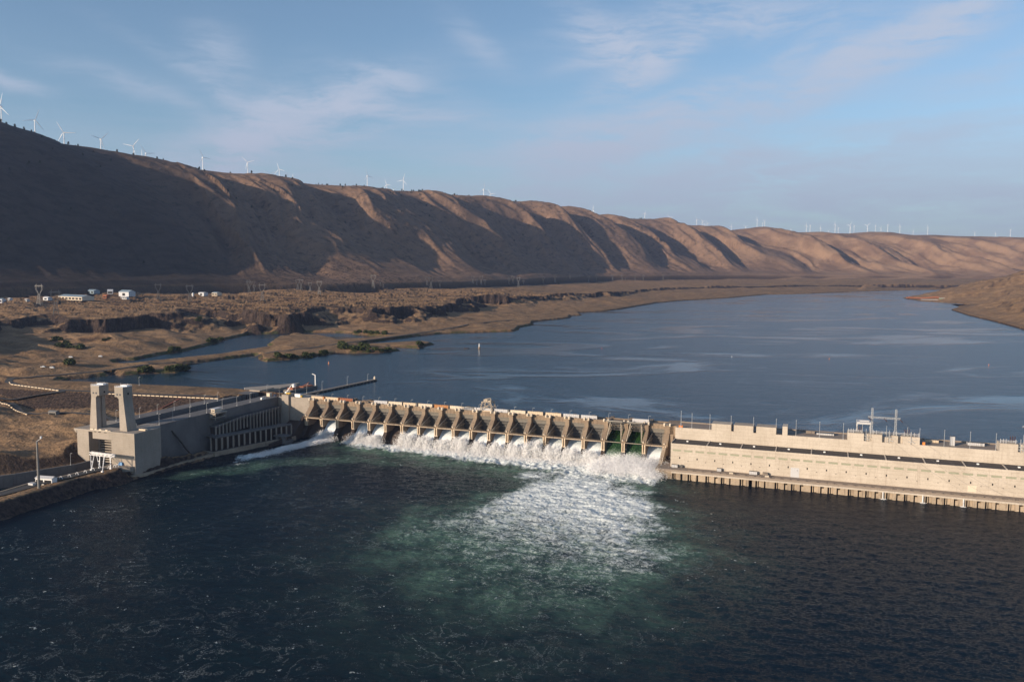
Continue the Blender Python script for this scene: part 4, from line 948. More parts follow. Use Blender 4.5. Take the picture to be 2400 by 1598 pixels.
def tower(name, x_in, x_out, mirror, lab):
    o = (0, 0, 0)
    sg = 1 if not mirror else -1     # x_in = inner side, x_out = outer side
    b = MB(O)
    hi, ho = x_in, x_out
    def bx(a, c, d0, d1, z0, z1): b.box(min(a, c), max(a, c), d0, d1, z0, z1)
    # shaft: inner face vertical, outer face battered
    ni, no, bo = hi + sg*4.2, ho, ho + sg*3.0
    a0, a1 = min(ni, bo), max(ni, bo); t0, t1 = min(ni, no), max(ni, no)
    b.taper((a0, a1, 190.3, 195.0, 38), (t0, t1, 190.3, 195.0, 65.5)); 
    b.taper((a0, a1, 184.5, 188.6, 38), (t0, t1, 185.0, 188.6, 65.5))
    cc = (min(ni+sg*.9, bo), max(ni+sg*.9, bo)); c2 = (min(ni+sg*.9, no), max(ni+sg*.9, no)); b.taper((cc[0], cc[1], 188.6, 190.3, 38), (c2[0], c2[1], 188.6, 190.3, 65.5))
    b.add([(ni,195,65.5),(no,195,65.5),(no,185,65.5),(ni,185,65.5),(hi+sg*2.2,195,67.3),(no,195,67.3),(no,185,67.3),(hi+sg*2.2,185,67.3)],
          [[3,2,1,0],[4,5,6,7],[0,1,5,4],[1,2,6,5],[2,3,7,6],[3,0,4,7]] if (no > ni) else [[0,1,2,3],[7,6,5,4],[4,5,1,0],[5,6,2,1],[6,7,3,2],[7,4,0,3]])
    bx(hi, ho, 184.8, 195.2, 67.3, 75.8)
    tw = b.build('lift_tower', M['conc_lock'], lk); tag(tw, lab)
    for a in (min(hi, ho)+2.1, min(hi, ho)+5.3): w_ = MB(O); w_.box(a, a+1.6, 195.2, 195.26, 68.6, 70.1); w_.build('window', M['cardark'], tw)
    sr = max(hi, ho); w_ = MB(O); w_.box(sr, sr+.06, 188.6, 190.4, 68.9, 70.6); w_.build('window', M['dark'], tw)
    r_ = MB(O)
    s0, s1 = min(hi, ho), max(hi, ho)
    for q in range(5):
        for dq in (185, 195): r_.bar((s0+.15+q*(s1-s0-.3)/4, dq, 75.8), (s0+.15+q*(s1-s0-.3)/4, dq, 77.0), .1)
    for dq in (185, 195): r_.bar((s0+.1, dq, 77.0), (s1-.1, dq, 77.0), .1)
    for sq in (s0+.15, s1-.15): r_.bar((sq, 185, 77.0), (sq, 195, 77.0), .1)
    r_.bar((s0+2, 190, 75.8), (s0+2, 190, 78.6), .12); r_.bar((s1-2.5, 187, 75.8), (s1-2.5, 187, 78.3), .12); r_.build('railing', M['white'], tw)
    r_ = MB(O); r_.box(s0+1.0, s1-1.2, 186.2, 189.5, 75.8, 76.9); r_.box(s0, s1, 184.9, 195.1, 75.8, 75.95); r_.build('roof_housing', M['white'], tw)
tower('lift_tower', -77.8, -87.2, True, 'left lift tower'); tower('lift_tower', -60.4, -51.1, False, 'right lift tower')
# control hut cantilevered from the lock wall
o = (-42, 90, 34); r_ = empty('control_hut', o, 'small cream control hut on brackets on the side of the lock wall', 'hut')
b = MB(o); b.box(-45.5, -41.2, 84.0, 93.6, 38.1, 41.2); b.build('cabin', M['cream'], r_)
b = MB(o); b.box(-46.2, -40.4, 83.2, 94.4, 41.2, 41.6); b.build('roof', M['pale'], r_)
b = MB(o)
for k in range(3): b.box(-44.6+k*1.1, -43.9+k*1.1, 93.6, 93.66, 38.8, 40.3)
b.build('window', M['dark'], r_)
b = MB(o); b.box(-44.95, -37.4, 80, 97, 37.0, 38.1); b.prism_d([(-44.95, 32), (-44.95, 37.0), (-37.6, 37.0)], 95.4, 96.6); b.prism_d([(-44.95, 32), (-44.95, 37.0), (-37.6, 37.0)], 80.4, 81.6); b.box(-44.95, -38, 80.6, 96.4, 33.0, 33.5)
b.bar((-38.4, 96, 31), (-38.4, 96, 37), .5); b.bar((-38.4, 81, 31), (-38.4, 81, 37), .5); b.build('bracket', M['conc_lock'], r_)
# steep stairs / chute on the wall
b = MB((-44, 142, 20)); b.bar((-44.6, 147, 30), (-41.5, 134, 12), 1.1, .8); b.bar((-42, 136, 14), (-38, 130, 4), 1.6, 1.2); o_ = b.build('debris_chute', M['conc_wet_shade']); tag(o_, 'dark slanting chute on the shaded side of the lock wall', 'chute')

# fish ladder: two tiers of columns
fl = empty('fish_ladder', (-40, 60, 10), 'two-tier concrete fish ladder on columns beside the lock wall', 'fish ladder'); O = (-40, 60, 10)
r1 = lambda x, y: (300 + x/7.85, 940 + y/7.85)
ZL = 17.5
side = [at(*r1(x_, y_), ZL) for x_, y_ in ((1620,650),(1740,600),(1890,580),(2015,555),(2120,540),(2240,540))]
end_ = at(150 + 2330/4.2818, 860 + 590/4.2818, ZL)
c0 = (-30.5, 105.5); e0 = (-4.5, 22.0)
def lerp2(a, c, f): return (a[0]+(c[0]-a[0])*f, a[1]+(c[1]-a[1])*f)
f0 = (-68, 96)
def quad_beam(b, a, c, w, z0, z1):
    ux, uy = c[0]-a[0], c[1]-a[1]; l = math.hypot(ux, uy); nx, ny = -uy/l*w/2, ux/l*w/2
    b.slab([(a[0]+nx, a[1]+ny), (c[0]+nx, c[1]+ny), (c[0]-nx, c[1]-ny), (a[0]-nx, a[1]-ny)], z0, z1)
b = MB(O); quad_beam(b, c0, e0, .9, ZL-1.7, ZL); quad_beam(b, (c0[0]-7, c0[1]-1), (e0[0]-7, e0[1]-1), .9, ZL-1.7, ZL); quad_beam(b, c0, f0, .9, ZL-1.7, ZL); quad_beam(b, (c0[0]-1, c0[1]-6), (f0[0], f0[1]-6), .9, ZL-1.7, ZL)
quad_beam(b, lerp2(c0, (c0[0]-7, c0[1]-1), .5), lerp2(e0, (e0[0]-7, e0[1]-1), .5), 6.5, ZL-1.9, ZL-1.2); quad_beam(b, lerp2(c0, (c0[0]-1, c0[1]-6), .5), lerp2(f0, (f0[0], f0[1]-6), .5), 5.5, ZL-1.9, ZL-1.2)
b.build('lower_channel', M['conc_shade'], fl)
for k in range(15):
    f = k/14; p_ = lerp2(c0, e0, f)
    b = MB(O); b.box(p_[0]-.55, p_[0]+.55, p_[1]-.55, p_[1]+.55, 4.2, ZL-1.69); b.build('column', M['conc_lock'], fl)
    if k < 14: b = MB(O); b.box(p_[0]-7.5, p_[0]-6.5, p_[1]-1.5, p_[1]-.5, 3.5, ZL-1.9); b.build('column', M['conc_lock'], fl)
for k in range(1, 6):
    p_ = lerp2(c0, f0, k/5); p_ = (max(p_[0], -44.2), p_[1]) if False else p_
    if p_[0] > -45: b = MB(O); b.box(p_[0]-.55, p_[0]+.55, p_[1]-.55, p_[1]+.55, 2.5, ZL-1.69); b.build('column', M['conc_lock'], fl)
b = MB(O)
quad_beam(b, (-27.8, 112), (-1.5, 20), 3.0, -9, 4.2); quad_beam(b, (-27.0, 110.5), (-43, 108.5), 3.0, -9, 3.6); b.build('foundation_wall', M['conc_low'], fl)
b = MB(O); b.slab([(-28, 109), (-2, 20), (-9, 18), (-44.9, 40), (-44.9, 106)], -9, 2.6); b.build('foundation_slab', M['conc_wet_shade'], fl)
b = MB(O); quad_beam(b, (-39.2, 101), (-13.5, 20), .4, 2.6, ZL-2.2); b.build('shade_panel', M['conc_wet_shade'], fl)  # dark panel behind the columns, standing in for the shade in the bays
UP0, UP1 = (-37.0, 97.5), (-37.0, -6)
b = MB(O); b.box(-44.7, -43.9, -8, 96, 2.61, 23.4); b.build('shade_panel', M['conc_wet_shade'], fl)  # dark sheet before the lock wall, standing in for upper tier shade
b = MB(O)
n_ = 20
for k in range(n_):
    d0_, d1_ = UP0[1] + (UP1[1]-UP0[1])*k/n_, UP0[1] + (UP1[1]-UP0[1])*(k+1)/n_; zt = 25.6 + 3.6*min(1, (k+1)/8)
    b.box(-37.5, -36.6, d1_, d0_-.001, zt-1.9, zt); b.box(-44.9, -37.5, d1_, d0_-.001, zt-2.0, zt-1.5); b.box(-44.5, -37.5, d0_-.45, d0_-.1, zt-1.5, zt-.2)
b.build('upper_channel', M['conc_shade'], fl)
for k in range(n_+1):
    d0_ = UP0[1] + (UP1[1]-UP0[1])*k/n_; zt = 25.6 + 3.6*min(1, (k+.5)/8)
    b = MB(O); b.box(-37.7, -36.5, d0_-.55, d0_+.55, 2.6 if k > 9 else ZL-1.2, zt-.02); b.build('column', M['conc_lock'], fl)
b = MB(O)
for k in range(9): b.box(-44.4+.0*k, -38.2, 99+2.4*k if False else 60+k*4.2, 60.5+k*4.2, 29.2, 29.5)
b.build('cross_brace', M['green'] if False else M['conc_shade'], fl)
# outfall structure at the far end of the ladder
o = (-6, 40, 0); b = MB(o); b.box(-12, 3.5, 30, 42, -9, 3.0); b.box(-9.5, -6.5, 38, 42, 3, 7.2); b.box(-2, 1, 38, 42, 3, 7.2); b.box(-12, 3, 32, 43, 7.2, 8.2); o_ = b.build('outfall_chamber', M['conc_shade']); tag(o_, 'small concrete outfall chamber at the water below the first spillway bay', 'outfall chamber')

# lamp posts along both lock walls
r1 = lambda x, y: (300 + x/7.85, 940 + y/7.85)
k = 0
for (x_, y_) in ((575,430),(827,352),(1143,283),(1450,215),(1735,128),(2005,85),(2248,20)):
    s_k, d_k = at(*r1(x_, y_), 38.05); s_k = min(max(s_k, -61), -45.6)
    lamp_post('lamp_post', (s_k, d_k, 38.05), 9.6, 'lamp post on the near lock wall, %s from the lift towers' % ORD[k], 'lamp posts along the near lock wall'); k += 1
k = 0
for (x_, y_) in ((213,295),(541,232),(851,168),(1143,108),(1430,52),(1690,0)):
    s_k, d_k = at(*r1(x_, y_), 38.0); s_k = min(max(s_k, -100), -85.2)
    lamp_post('lamp_post', (s_k, d_k, 38.0), 9.0, 'lamp post on the far lock wall, %s from the lift towers' % ORD[k], 'lamp posts along the far lock wall'); k += 1
r8 = lambda x, y: (540 + x/14.72, 870 + y/14.72)
for k, (x_, y_, lb) in enumerate(((1690,885,'lamp post on the lock wall next to the abutment tower'),(2245,790,'lamp post beside the white cabin behind the abutment tower'),(1260,765,'lamp post in front of the moored barge'))):
    s_k, d_k = at(*r8(x_, y_), 38.0); lamp_post('lamp_post', (s_k, d_k, 38.0 if k != 2 else 37.8), 10, lb, 'lamp posts near the upstream end of the lock')
for k, (u_, v_, zz) in enumerate(((755/4.2818+150, 860+200/4.2818, 36.5),)):
    s_k, d_k = at(u_, v_, zz); lamp_post('lamp_post', (s_k, d_k, ground_z(s_k, d_k)), 10, 'lamp post alone on the earth embankment behind the lift towers', 'lamp posts on the embankment')
z6 = lambda x, y: (x/4.2378, 860 + y/4.2378)
for (x_, y_), lb in (((703,972),'lamp post on the bank left of the lock block'),((1155,535),'lamp post between the two lift towers'),):
    z0 = 11 if x_ == 703 else 38; s_k, d_k = at(*z6(x_, y_), z0)
    lamp_post('lamp_post', (s_k, d_k, z0), 10, lb, 'lamp posts left of the lock')

# upstream guide wall running out into the reservoir
o = (-38, -20, 33); r_ = empty('guide_wall', o, 'long narrow concrete guide wall reaching out into the reservoir', 'guide wall')
P0, P1 = (-40.5, -40), (-27.0, -190)
b = MB(o); quad_beam(b, P0, P1, 4.2, 34.2, 35.4); b.build('deck', M['deck'], r_)
b = MB(o); quad_beam(b, P0, P1, 3.4, 30.5, 34.2); b.build('wall', M['conc_wet_shade'], r_)
b = MB(o)
for k in range(22):
    a = lerp2(P0, P1, k/21); b.box(a[0]+1.7, a[0]+2.4, a[1]-.6, a[1]+.6, 31.5, 34.3)
b.build('fender', M['conc_sp'], r_)
o = (P1[0], P1[1], 35.4); b = MB(o); b.bar((P1[0], P1[1]+1.5, 35.4), (P1[0], P1[1]+1.5, 38.2), 2.6, n=10); b.bar((P1[0], P1[1]+1.5, 38.2), (P1[0], P1[1]+1.5, 39.2), 1.2, n=8); o_ = b.build('beacon', M['cream']); tag(o_, 'small cream beacon at the tip of the guide wall', 'beacon')
for k, f in enumerate((.12, .30, .62, .9)):
    a = lerp2(P0, P1, f); lamp_post('lamp_post', (a[0]-1, a[1], 35.4), 10 if k < 3 else 8, 'lamp post on the reservoir guide wall, %s from the dam' % ORD[k], 'lamp posts on the guide wall')
# upstream lock wall, barge and small craft
b = MB((-70, -60, 33)); b.slab([(-101, -30.1), (-90, -30.1), (-86, -95), (-92, -120), (-104, -95), (-128, -60)], 25, 36.5); b.box(-100, -86, -60, -34, 36.51, 39); o_ = b.build('approach_wall', M['conc_lock']); tag(o_, 'low concrete approach wall with a flat roofed shelter at the upstream end of the lock', 'approach wall')
o = (-70, -90, 33); r_ = empty('barge', (-66, -86, 33), 'moored barge with a white tank and a white mast upstream of the lock', 'barge', yaw=R(-9)); o = (-66, -86, 33)
b = MB(o)
hull = [(-72,-62),(-61,-62),(-60,-92),(-63,-108),(-66,-113),(-69,-108),(-73,-92)]
b.slab(hull, 32.4, 36.0); b.build('hull', M['gate'], r_)
b = MB(o); b.slab([(a*.96-66*.04*-1*-1 if False else (a+66.5)*.9-66.5, (c+86)*.96-86) for a, c in hull], 36.0, 36.25); b.build('deck', M['truss'], r_)
b = MB(o); b.bar((-67, -74, 36.2), (-67, -74, 41.5), 4.2, n=12, w2=3.2); b.bar((-67, -74, 41.5), (-67, -74, 42.3), 3.6, n=12, w2=1.5); b.build('tank', M['white'], r_)
b = MB(o); b.box(-71, -63, -80, -68, 36.2, 38.3); b.bar((-70, -88, 36.2), (-64, -96, 41.5), .5); b.bar((-64, -88, 36.2), (-64, -96, 41.5), .5); b.bar((-64, -104, 36.2), (-64, -96, 41.5), .5); b.box(-71, -63, -102, -86, 36.2, 37.6); b.build('machinery', M['rust'], r_)
b = MB(o); b.bar((-64, -107, 36.2), (-64, -107, 49), .9); b.bar((-64, -107, 49), (-69, -107, 50.2), .6); b.build('mast', M['white'], r_)
o = (-32, -14, 41.2); r_ = empty('mobile_crane', o, 'yellow mobile crane with a raised white boom on the abutment tower', 'crane')
b = MB(o); b.box(-34.5, -29, -13.5, -10.8, 41.6, 42.8); b.build('chassis', M['yellow'], r_)
b = MB(o); b.box(-35.5, -33.6, -13.3, -11, 42.0, 44.0); b.build('cab', M['white'], r_)
b = MB(o); b.bar((-34.4, -12.2, 43.4), (-28.6, -14.5, 52.0), .95, n=4, w2=.6); b.build('boom', M['white'], r_)
for a in (-34.0, -31.9, -29.8): b = MB(o); b.bar((a, -10.5, 41.7), (a, -13.8, 41.7), 1.0, n=10); b.build('wheel', M['dark'], r_)
o = (-20, -16, 38.2); r_ = empty('deck_cabin', o, 'white cabin with a yellow end behind the abutment wall', 'cabin')
b = MB(o); b.box(-24.5, -17.5, -17, -13, 38.2, 41.8); b.build('body', M['white'], r_); b = MB(o); b.box(-24.7, -17.3, -17.2, -12.8, 41.8, 42.0); b.build('roof', M['pale'], r_)
b = MB(o); b.box(-17.49, -16.2, -16.4, -13.4, 38.6, 40.6); b.build('door', M['yellow'], r_)
def car(s, d, z, yaw, mat, label, kind='van'):
    o = (s, d, z); r_ = empty('parked_' + kind, o, label, kind, yaw=yaw)
    L_, Wd, Hh_ = (5.4, 2.1, 2.2) if kind == 'van' else ((4.6, 1.85, 1.45) if kind == 'car' else (6.0, 2.1, 1.9))
    prof = [(-L_/2, .35), (-L_/2, Hh_*.62), (-L_*.40, Hh_), (L_*.16, Hh_), (L_*.30, Hh_*.58), (L_/2, Hh_*.48), (L_/2, .35)] if kind != 'truck' else [(-L_/2, .4), (-L_/2, 1.1), (-.2, 1.1), (-.2, Hh_), (L_*.18, Hh_), (L_*.28, 1.15), (L_/2, 1.0), (L_/2, .4)]
    b = MB(o); b.ext([(s+a, d-Wd/2, z+h) for a, h in prof], [(s+a, d+Wd/2, z+h) for a, h in prof]); b.build('body', M[mat], r_)
    b = MB(o); b.box(s-L_*.34, s+L_*.16, d-Wd/2-.02, d+Wd/2+.02, z+Hh_*.62, z+Hh_*.88) if kind != 'truck' else b.box(s, s+L_*.15, d-Wd/2-.02, d+Wd/2+.02, z+1.2, z+1.7); b.build('window', M['dark'], r_)
    for a in (-L_*.32, L_*.32):
        for k_ in (-1, 1): b = MB(o); b.bar((s+a, d+k_*(Wd/2-.12), z+.36), (s+a, d+k_*(Wd/2+.06), z+.36), .72, n=10); b.build('wheel', M['dark'], r_)
    return r_
s_k, d_k = at(*r8(1290, 985), 38.1); car(max(min(s_k, -47), -60), d_k, 38.06, R(80), 'carwhite', 'white van parked on the near lock wall')
s_k, d_k = at(*r8(1590, 850), 38.1); car(-50, d_k, 38.06, R(85), 'carblue', 'blue grey car parked between the lock and the abutment tower', 'car')
s_k, d_k = at(*r8(1340, 860), 38.1); b = MB((s_k, d_k, 38.0)); b.box(s_k-2, s_k+2, d_k-2, d_k+2, 38.0, 41.5); b.box(s_k-2.2, s_k+2.2, d_k-2.2, d_k+2.2, 41.5, 41.8); o_ = b.build('guard_booth', M['cream']); tag(o_, 'small square cream booth at the upstream end of the lock', 'booth')

# ---- left bank: walls, gantry, pier deck, tall post, mooring bollards, shed
o = (-100, 260, 0); b = MB(o)
wl_ = [(-86.4, 200), (-87.5, 214), (-106, 258), (-150, 330), (-262, 472)]
for a, c in zip(wl_[:-1], wl_[1:]): quad_beam(b, a, c, 2.2, -8, 10.4)
o_ = b.build('approach_wall', M['conc_shade']); tag(o_, 'long stained concrete wall along the lock approach channel', 'retaining wall')
o = (-66, 260, 9); b = MB(o)
for a, c in zip([(-61.8, 216), (-64.5, 246), (-70.5, 272), (-68.6, 300)][:-1] , [(-64.5, 246), (-70.5, 272), (-68.6, 300)]): quad_beam(b, a, c, 1.4, -8, 10.1)
quad_beam(b, (-68.6, 299), (-75.5, 362), 1.4, -8, 10.1); quad_beam(b, (-75.5, 361), (-85, 455), 1.4, -8, 10.1)
o_ = b.build('quay_wall', M['conc_low']); tag(o_, 'low concrete quay wall between the grassy spit and the channel', 'quay wall')
def ribbon(name, pts, w, mat, lift=.12, zfix=None, kind='structure', label=None, n=6):
    P_ = np.array(smooth_line(pts, n)); T = np.gradient(P_, axis=0); T /= np.linalg.norm(T, axis=1, keepdims=True); N = np.stack([-T[:, 1], T[:, 0]], 1)
    cr = np.linspace(-.5, .5, 5); S_ = P_[:, None, 0] + N[:, None, 0]*cr*w; D_ = P_[:, None, 1] + N[:, None, 1]*cr*w
    Z_ = ground_many(S_.ravel(), D_.ravel()).reshape(S_.shape) if zfix is None else np.full(S_.shape, zfix)
    if zfix is None: Z_ = np.maximum(Z_, Z_.mean(1, keepdims=True)) ; k_ = np.ones(5)/5; 
    if zfix is None:
        zc = np.convolve(np.pad(Z_.max(1), 2, mode='edge'), k_, 'valid'); Z_ = np.maximum(Z_, zc[:, None]) 
    Z_ = Z_ + lift
    V = np.stack([S_, D_, Z_], -1).reshape(-1, 3); V = np.stack([ORG.x + V[:, 0]*E1.x + V[:, 1]*E2.x, ORG.y + V[:, 0]*E1.y + V[:, 1]*E2.y, V[:, 2]], -1)
    return tag(mesh_obj(name, V, grid_faces(len(P_), 5), mat, smooth=True), label, None, None, kind)
ribbon('quay_road', [(-56, 214), (-58, 240), (-62, 268), (-62, 300), (-69, 360), (-78, 450)], 9, M['asphalt'], .15, 9.9)
ribbon('embankment_road', [(-60, 8), (-90, 18), (-160, 27), (-230, 36), (-300, 44), (-360, 38), (-405, 22), (-428, 0), (-420, -22), (-405, -60), (-385, -140), (-363, -247), (-338, -356), (-305, -470), (-303, -623), (-283, -842), (-263, -1073), (-243, -1280)], 8, M['asphalt'], .25)
ribbon('lower_road', [(-285, 50), (-322, 70), (-350, 84), (-420, 105), (-600, 130)], 7, M['asphalt'], .3)
ribbon('service_road', [(-330, 82), (-300, 96), (-275, 110), (-250, 112), (-225, 104), (-200, 104), (-160, 112), (-118, 130)], 6, M['asphalt'], .3)
# barrier blocks
proto = None
def barrier_run(p, q, n, where, zof=.3):
    global proto
    for k in range(n):
        f = (k+.5)/n; s_k, d_k = lerp2(p, q, f); z0 = ground_z(s_k, d_k); yaw = -math.atan2(q[1]-p[1], q[0]-p[0]); l = math.hypot(q[0]-p[0], q[1]-p[1])/n*.78
        if proto is None:
            b = MB((0, 0, 0)); b.prism_s([(-.4, 0), (.4, 0), (.16, .5), (.12, 1.1), (-.12, 1.1), (-.16, .5)], -.5, .5); proto = b.build('concrete_barrier', M['tan']); o_ = proto
        else: o_ = proto.copy(); link(o_)
        o_.location = W(s_k, d_k, z0+zof); o_.rotation_euler = (0, 0, YAW + yaw); o_.scale = (l, 1.2, .85)
        tag(o_, where, 'barrier', 'white barriers: ' + where)
barrier_run((-230, 43), (-86, 27), 26, 'one of the white barrier blocks in the straight row along the embankment edge')
barrier_run((-420, 12), (-385, 36), 6, 'white barrier block on the outer bend of the embankment road'); barrier_run((-385, 36), (-292, 51), 14, 'white barrier block on the straight left of the embankment junction')
barrier_run((-345, 88), (-300, 102), 8, 'white barrier block along the lower loop road'); barrier_run((-300, 102), (-262, 116), 7, 'white barrier block on the bend of the lower loop road')
# embankment's dark red stair strip down the riprap
ribbon('embankment_drain', [(-128, 8), (-140, 40), (-152, 70)], 3.0, paint('red_brown_drain', (.10, .035, .025), .9), .35)
# white gantry over the apron
o = (-52, 220, 10); r_ = empty('portal_gantry', o, 'white steel portal gantry with splayed legs in front of the lock block', 'gantry')
r3 = lambda x, y: (160 + x/11.2, 990 + y/11.2)
F1, F2, F3, F4 = [at(*r3(*p_), 10) for p_ in ((603,1250),(822,1195),(893,1295),(1115,1212))]
TZ = 21.2; T1 = at(*r3(578, 800), TZ); T2 = at(*r3(1180, 870), TZ+.2)
b = MB(o); lattice_h(b, (T1[0], T1[1], TZ), (T2[0], T2[1], TZ), 2.2, 12, .3); b.box(T1[0], T2[0], min(T1[1], T2[1])-1.3, min(T1[1], T2[1])-.9, TZ-1.0, TZ+1.1); b.build('beam', M['white'], r_)
for f_, tops in ((F1, (.01, .17)), (F2, (.28, .42)), (F3, (.62, .60)), (F4, (.86, .88))):
    b = MB(o)
    for q in tops: tp = lerp2(T1, T2, q); b.bar((f_[0], f_[1], 9.9), (tp[0], tp[1], TZ-1), .48)
    if tops[0] < .5: a_, c_ = lerp2(f_, lerp2(T1, T2, tops[0]), .55), lerp2(f_, lerp2(T1, T2, tops[1]), .55); b.bar((a_[0], a_[1], 9.9+(TZ-10.9)*.55), (c_[0], c_[1], 9.9+(TZ-10.9)*.55), .45)
    b.build('leg', M['white'], r_)
    b = MB(o); b.bar((f_[0]-.8, f_[1], 10.2), (f_[0]+.8, f_[1], 10.2), 1.4, n=10); b.build('wheel', M['white'], r_)
# tall tapered post
s_k, d_k = at(388/4.2378, 860+1205/4.2378, 9.5); o = (s_k, d_k, 9.3); r_ = empty('tall_mast', o, 'tall tapering grey steel mast on the grassy spit', 'mast')
b = MB(o); b.bar(o, (s_k, d_k, 9.3+37), 2.2, n=8, w2=1.2); b.build('pole', M['galvd'], r_); b = MB(o); b.bar((s_k+4.5, d_k, 9.3+39.5), (s_k+4.5, d_k, 9.3+41), 1.5, n=8); b.bar((s_k, d_k, 9.3+37), (s_k+4.5, d_k, 9.3+39.5), .2, n=4); b.build('lamp_head', M['white'], r_)
# sheds
def hall(name, s, d, z, l, w, h, rh, yaw, mwall, mroof, label, cat='building', doors=1, hip=False, dmat='dark'):
    o = (s, d, z); r_ = empty(name, o, label, cat, yaw=yaw)
    b = MB(o); b.ext([(s-l/2, d-w/2, z-2), (s-l/2, d+w/2, z-2), (s-l/2, d+w/2, z+h), (s-l/2, d, z+h+rh), (s-l/2, d-w/2, z+h)], [(s+l/2, d-w/2, z-2), (s+l/2, d+w/2, z-2), (s+l/2, d+w/2, z+h), (s+l/2, d, z+h+rh), (s+l/2, d-w/2, z+h)], flip=False); b.build('wall', M[mwall], r_)
    b = MB(o); t_ = .35
    for k_ in (-1, 1): b.ext([(s-l/2-.4, d+k_*(w/2+.5), z+h-.1), (s-l/2-.4, d, z+h+rh+.1), (s-l/2-.4, d, z+h+rh+.1+t_), (s-l/2-.4, d+k_*(w/2+.5), z+h-.1+t_)], [(s+l/2+.4, d+k_*(w/2+.5), z+h-.1), (s+l/2+.4, d, z+h+rh+.1), (s+l/2+.4, d, z+h+rh+.1+t_), (s+l/2+.4, d+k_*(w/2+.5), z+h-.1+t_)])
    b.build('roof', M[mroof], r_)
    for k_ in range(doors):
        a = s - l/2 + l*(k_+.5)/doors; b = MB(o); ww = min(l/doors*.42, 5.5); b.box(a-ww, a+ww, d+w/2+.01, d+w/2+.15, z, z+h*.68); b.build('door', M[dmat], r_)
    return r_
s_k, d_k = at(470/4.2378, 860+1140/4.2378, 9.5); hall('work_shed', s_k-1, d_k, 9.5, 15, 5.5, 3.2, 1.2, R(8), 'white', 'pale', 'long low shed with a white end and grey roof on the spit', 'shed', 2)
s_k, d_k = at(320/4.2378, 860+1175/4.2378, 9.5); b = MB((s_k, d_k, 9.5)); b.box(s_k-2.5, s_k+2.5, d_k-1.5, d_k+1.5, 9.5, 11.4); b.box(s_k-2.6, s_k+2.6, d_k-1.6, d_k+1.6, 11.4, 11.6); o_ = b.build('storage_bin', M['pale']); tag(o_, 'low grey bin at the left end of the long shed', 'bin')
# mooring fairleads on the quay
protob = None
for k, (x_, y_) in enumerate(((605,1105),(690,1085),(765,1065),(848,1045),(925,1020),(990,1000),(1085,1005),(1140,990),(1165,985))):
    s_k, d_k = at(*z6(x_, y_), 10.3)
    if protob is None:
        o = (s_k, d_k, 10.0); b = MB(o)
        prev = None
        for q in range(9):
            an = math.pi*q/8; p_ = (s_k + 1.5*math.cos(an), d_k, 10.0 + 1.9*math.sin(an))
            if prev: b.bar(prev, p_, .45, n=6)
            prev = p_
        protob = b.build('mooring_hoop', M['white']); o_ = protob
    else: o_ = protob.copy(); link(o_); o_.location = W(s_k, d_k, 10.0)
    tag(o_, 'white mooring hoop on the quay, %s from the left' % ORD[k], 'mooring hoop', 'white mooring hoops on the quay')
s_k, d_k = at(*r3(1390, 1110), 10); b = MB((s_k, d_k, 9.95)); b.taper((s_k-2.2, s_k+2.2, d_k-1.5, d_k+1.5, 9.95), (s_k-1.3, s_k+1.5, d_k-.8, d_k+.9, 12.4)); o_ = b.build('tarpaulin_pile', M['blue']); tag(o_, 'heap under a blue tarpaulin at the foot of the lock block', 'tarpaulin')
s_k, d_k = at(*r3(1700, 1130), 10); o = (s_k, d_k, 9.9); r_ = empty('sign_frame', o, 'grey billboard frame seen from behind at the corner of the lock block', 'sign')
b = MB(o); b.bar((s_k-2.8, d_k, 9.9), (s_k-2.8, d_k, 19), .3); b.bar((s_k+2.6, d_k, 9.9), (s_k+2.6, d_k, 19), .3); b.build('post', M['galv'], r_); b = MB(o)
for q in range(4): b.box(s_k-3.4, s_k+3.2, d_k+.1, d_k+.3, 15.6+q*1.0, 16.2+q*1.0)
b.build('panel', M['galvd'], r_)
s_k, d_k = at(535/4.2378, 860+435/4.2378, 30); hall('field_shed', s_k, d_k, ground_z(s_k, d_k), 9, 5, 3, 1.0, R(6), 'galvd', 'galvd', 'small weathered shed on the slope below the loop road', 'shed', 1)
s_k, d_k = at(*r3(1730, 115), 38); b = MB((s_k, d_k, 38)); b.box(s_k-1.6, s_k+1.6, d_k-1.5, d_k+1.5, 38, 41); b.bar((s_k, d_k, 41), (s_k, d_k, 42.3), 1.0, n=8); o_ = b.build('machine_housing', M['cream']); tag(o_, 'cream machine housing beside the foot of the right lift tower', 'machine housing')
s_k, d_k = at(*r3(1970, 205), 38); b = MB((s_k, d_k, 38)); b.box(s_k-3.5, s_k+3.5, d_k-1.5, d_k+1.5, 38, 39.3); o_ = b.build('cable_trough', M['tan']); tag(o_, 'low tan box at the edge of the lock block roof', 'box')

# gantry crane on the spillway deck
gs = at(*z3(370, 270), 38.5)[0]; o = (gs, -19, 36.9); r_ = empty('gantry_crane', o, 'tall weathered gantry crane straddling the spillway deck', 'crane')
for a in (-1, 1):
    for d_ in (-24, -14):
        b = MB(o)
        for k_ in (-.5, .5): b.bar((gs+a*6.8+k_, d_, 37), (gs+a*4.4+k_, d_*.9-1.9, 46.5), .32)
        for k_ in range(5): f = k_/5; b.bar((gs+a*(6.8-2.4*f)-.5, d_+(-1.9-d_*.1)*f, 37+9.5*f), (gs+a*(6.8-2.4*(f+.2))+.5, d_+(-1.9-d_*.1)*(f+.2), 37+9.5*(f+.2)), .22)
        b.build('leg', M['truss'], r_)
b = MB(o)
for d_, e_ in ((-24, -23.5), (-14, -14.5)):
    b.bar((gs-6.4, d_, 38.2), (gs+4.5, e_, 46.2), .3); b.bar((gs+6.4, d_, 38.2), (gs-4.5, e_, 46.2), .3); b.bar((gs-5.7, d_, 41.5), (gs+5.7, d_, 41.5), .35)
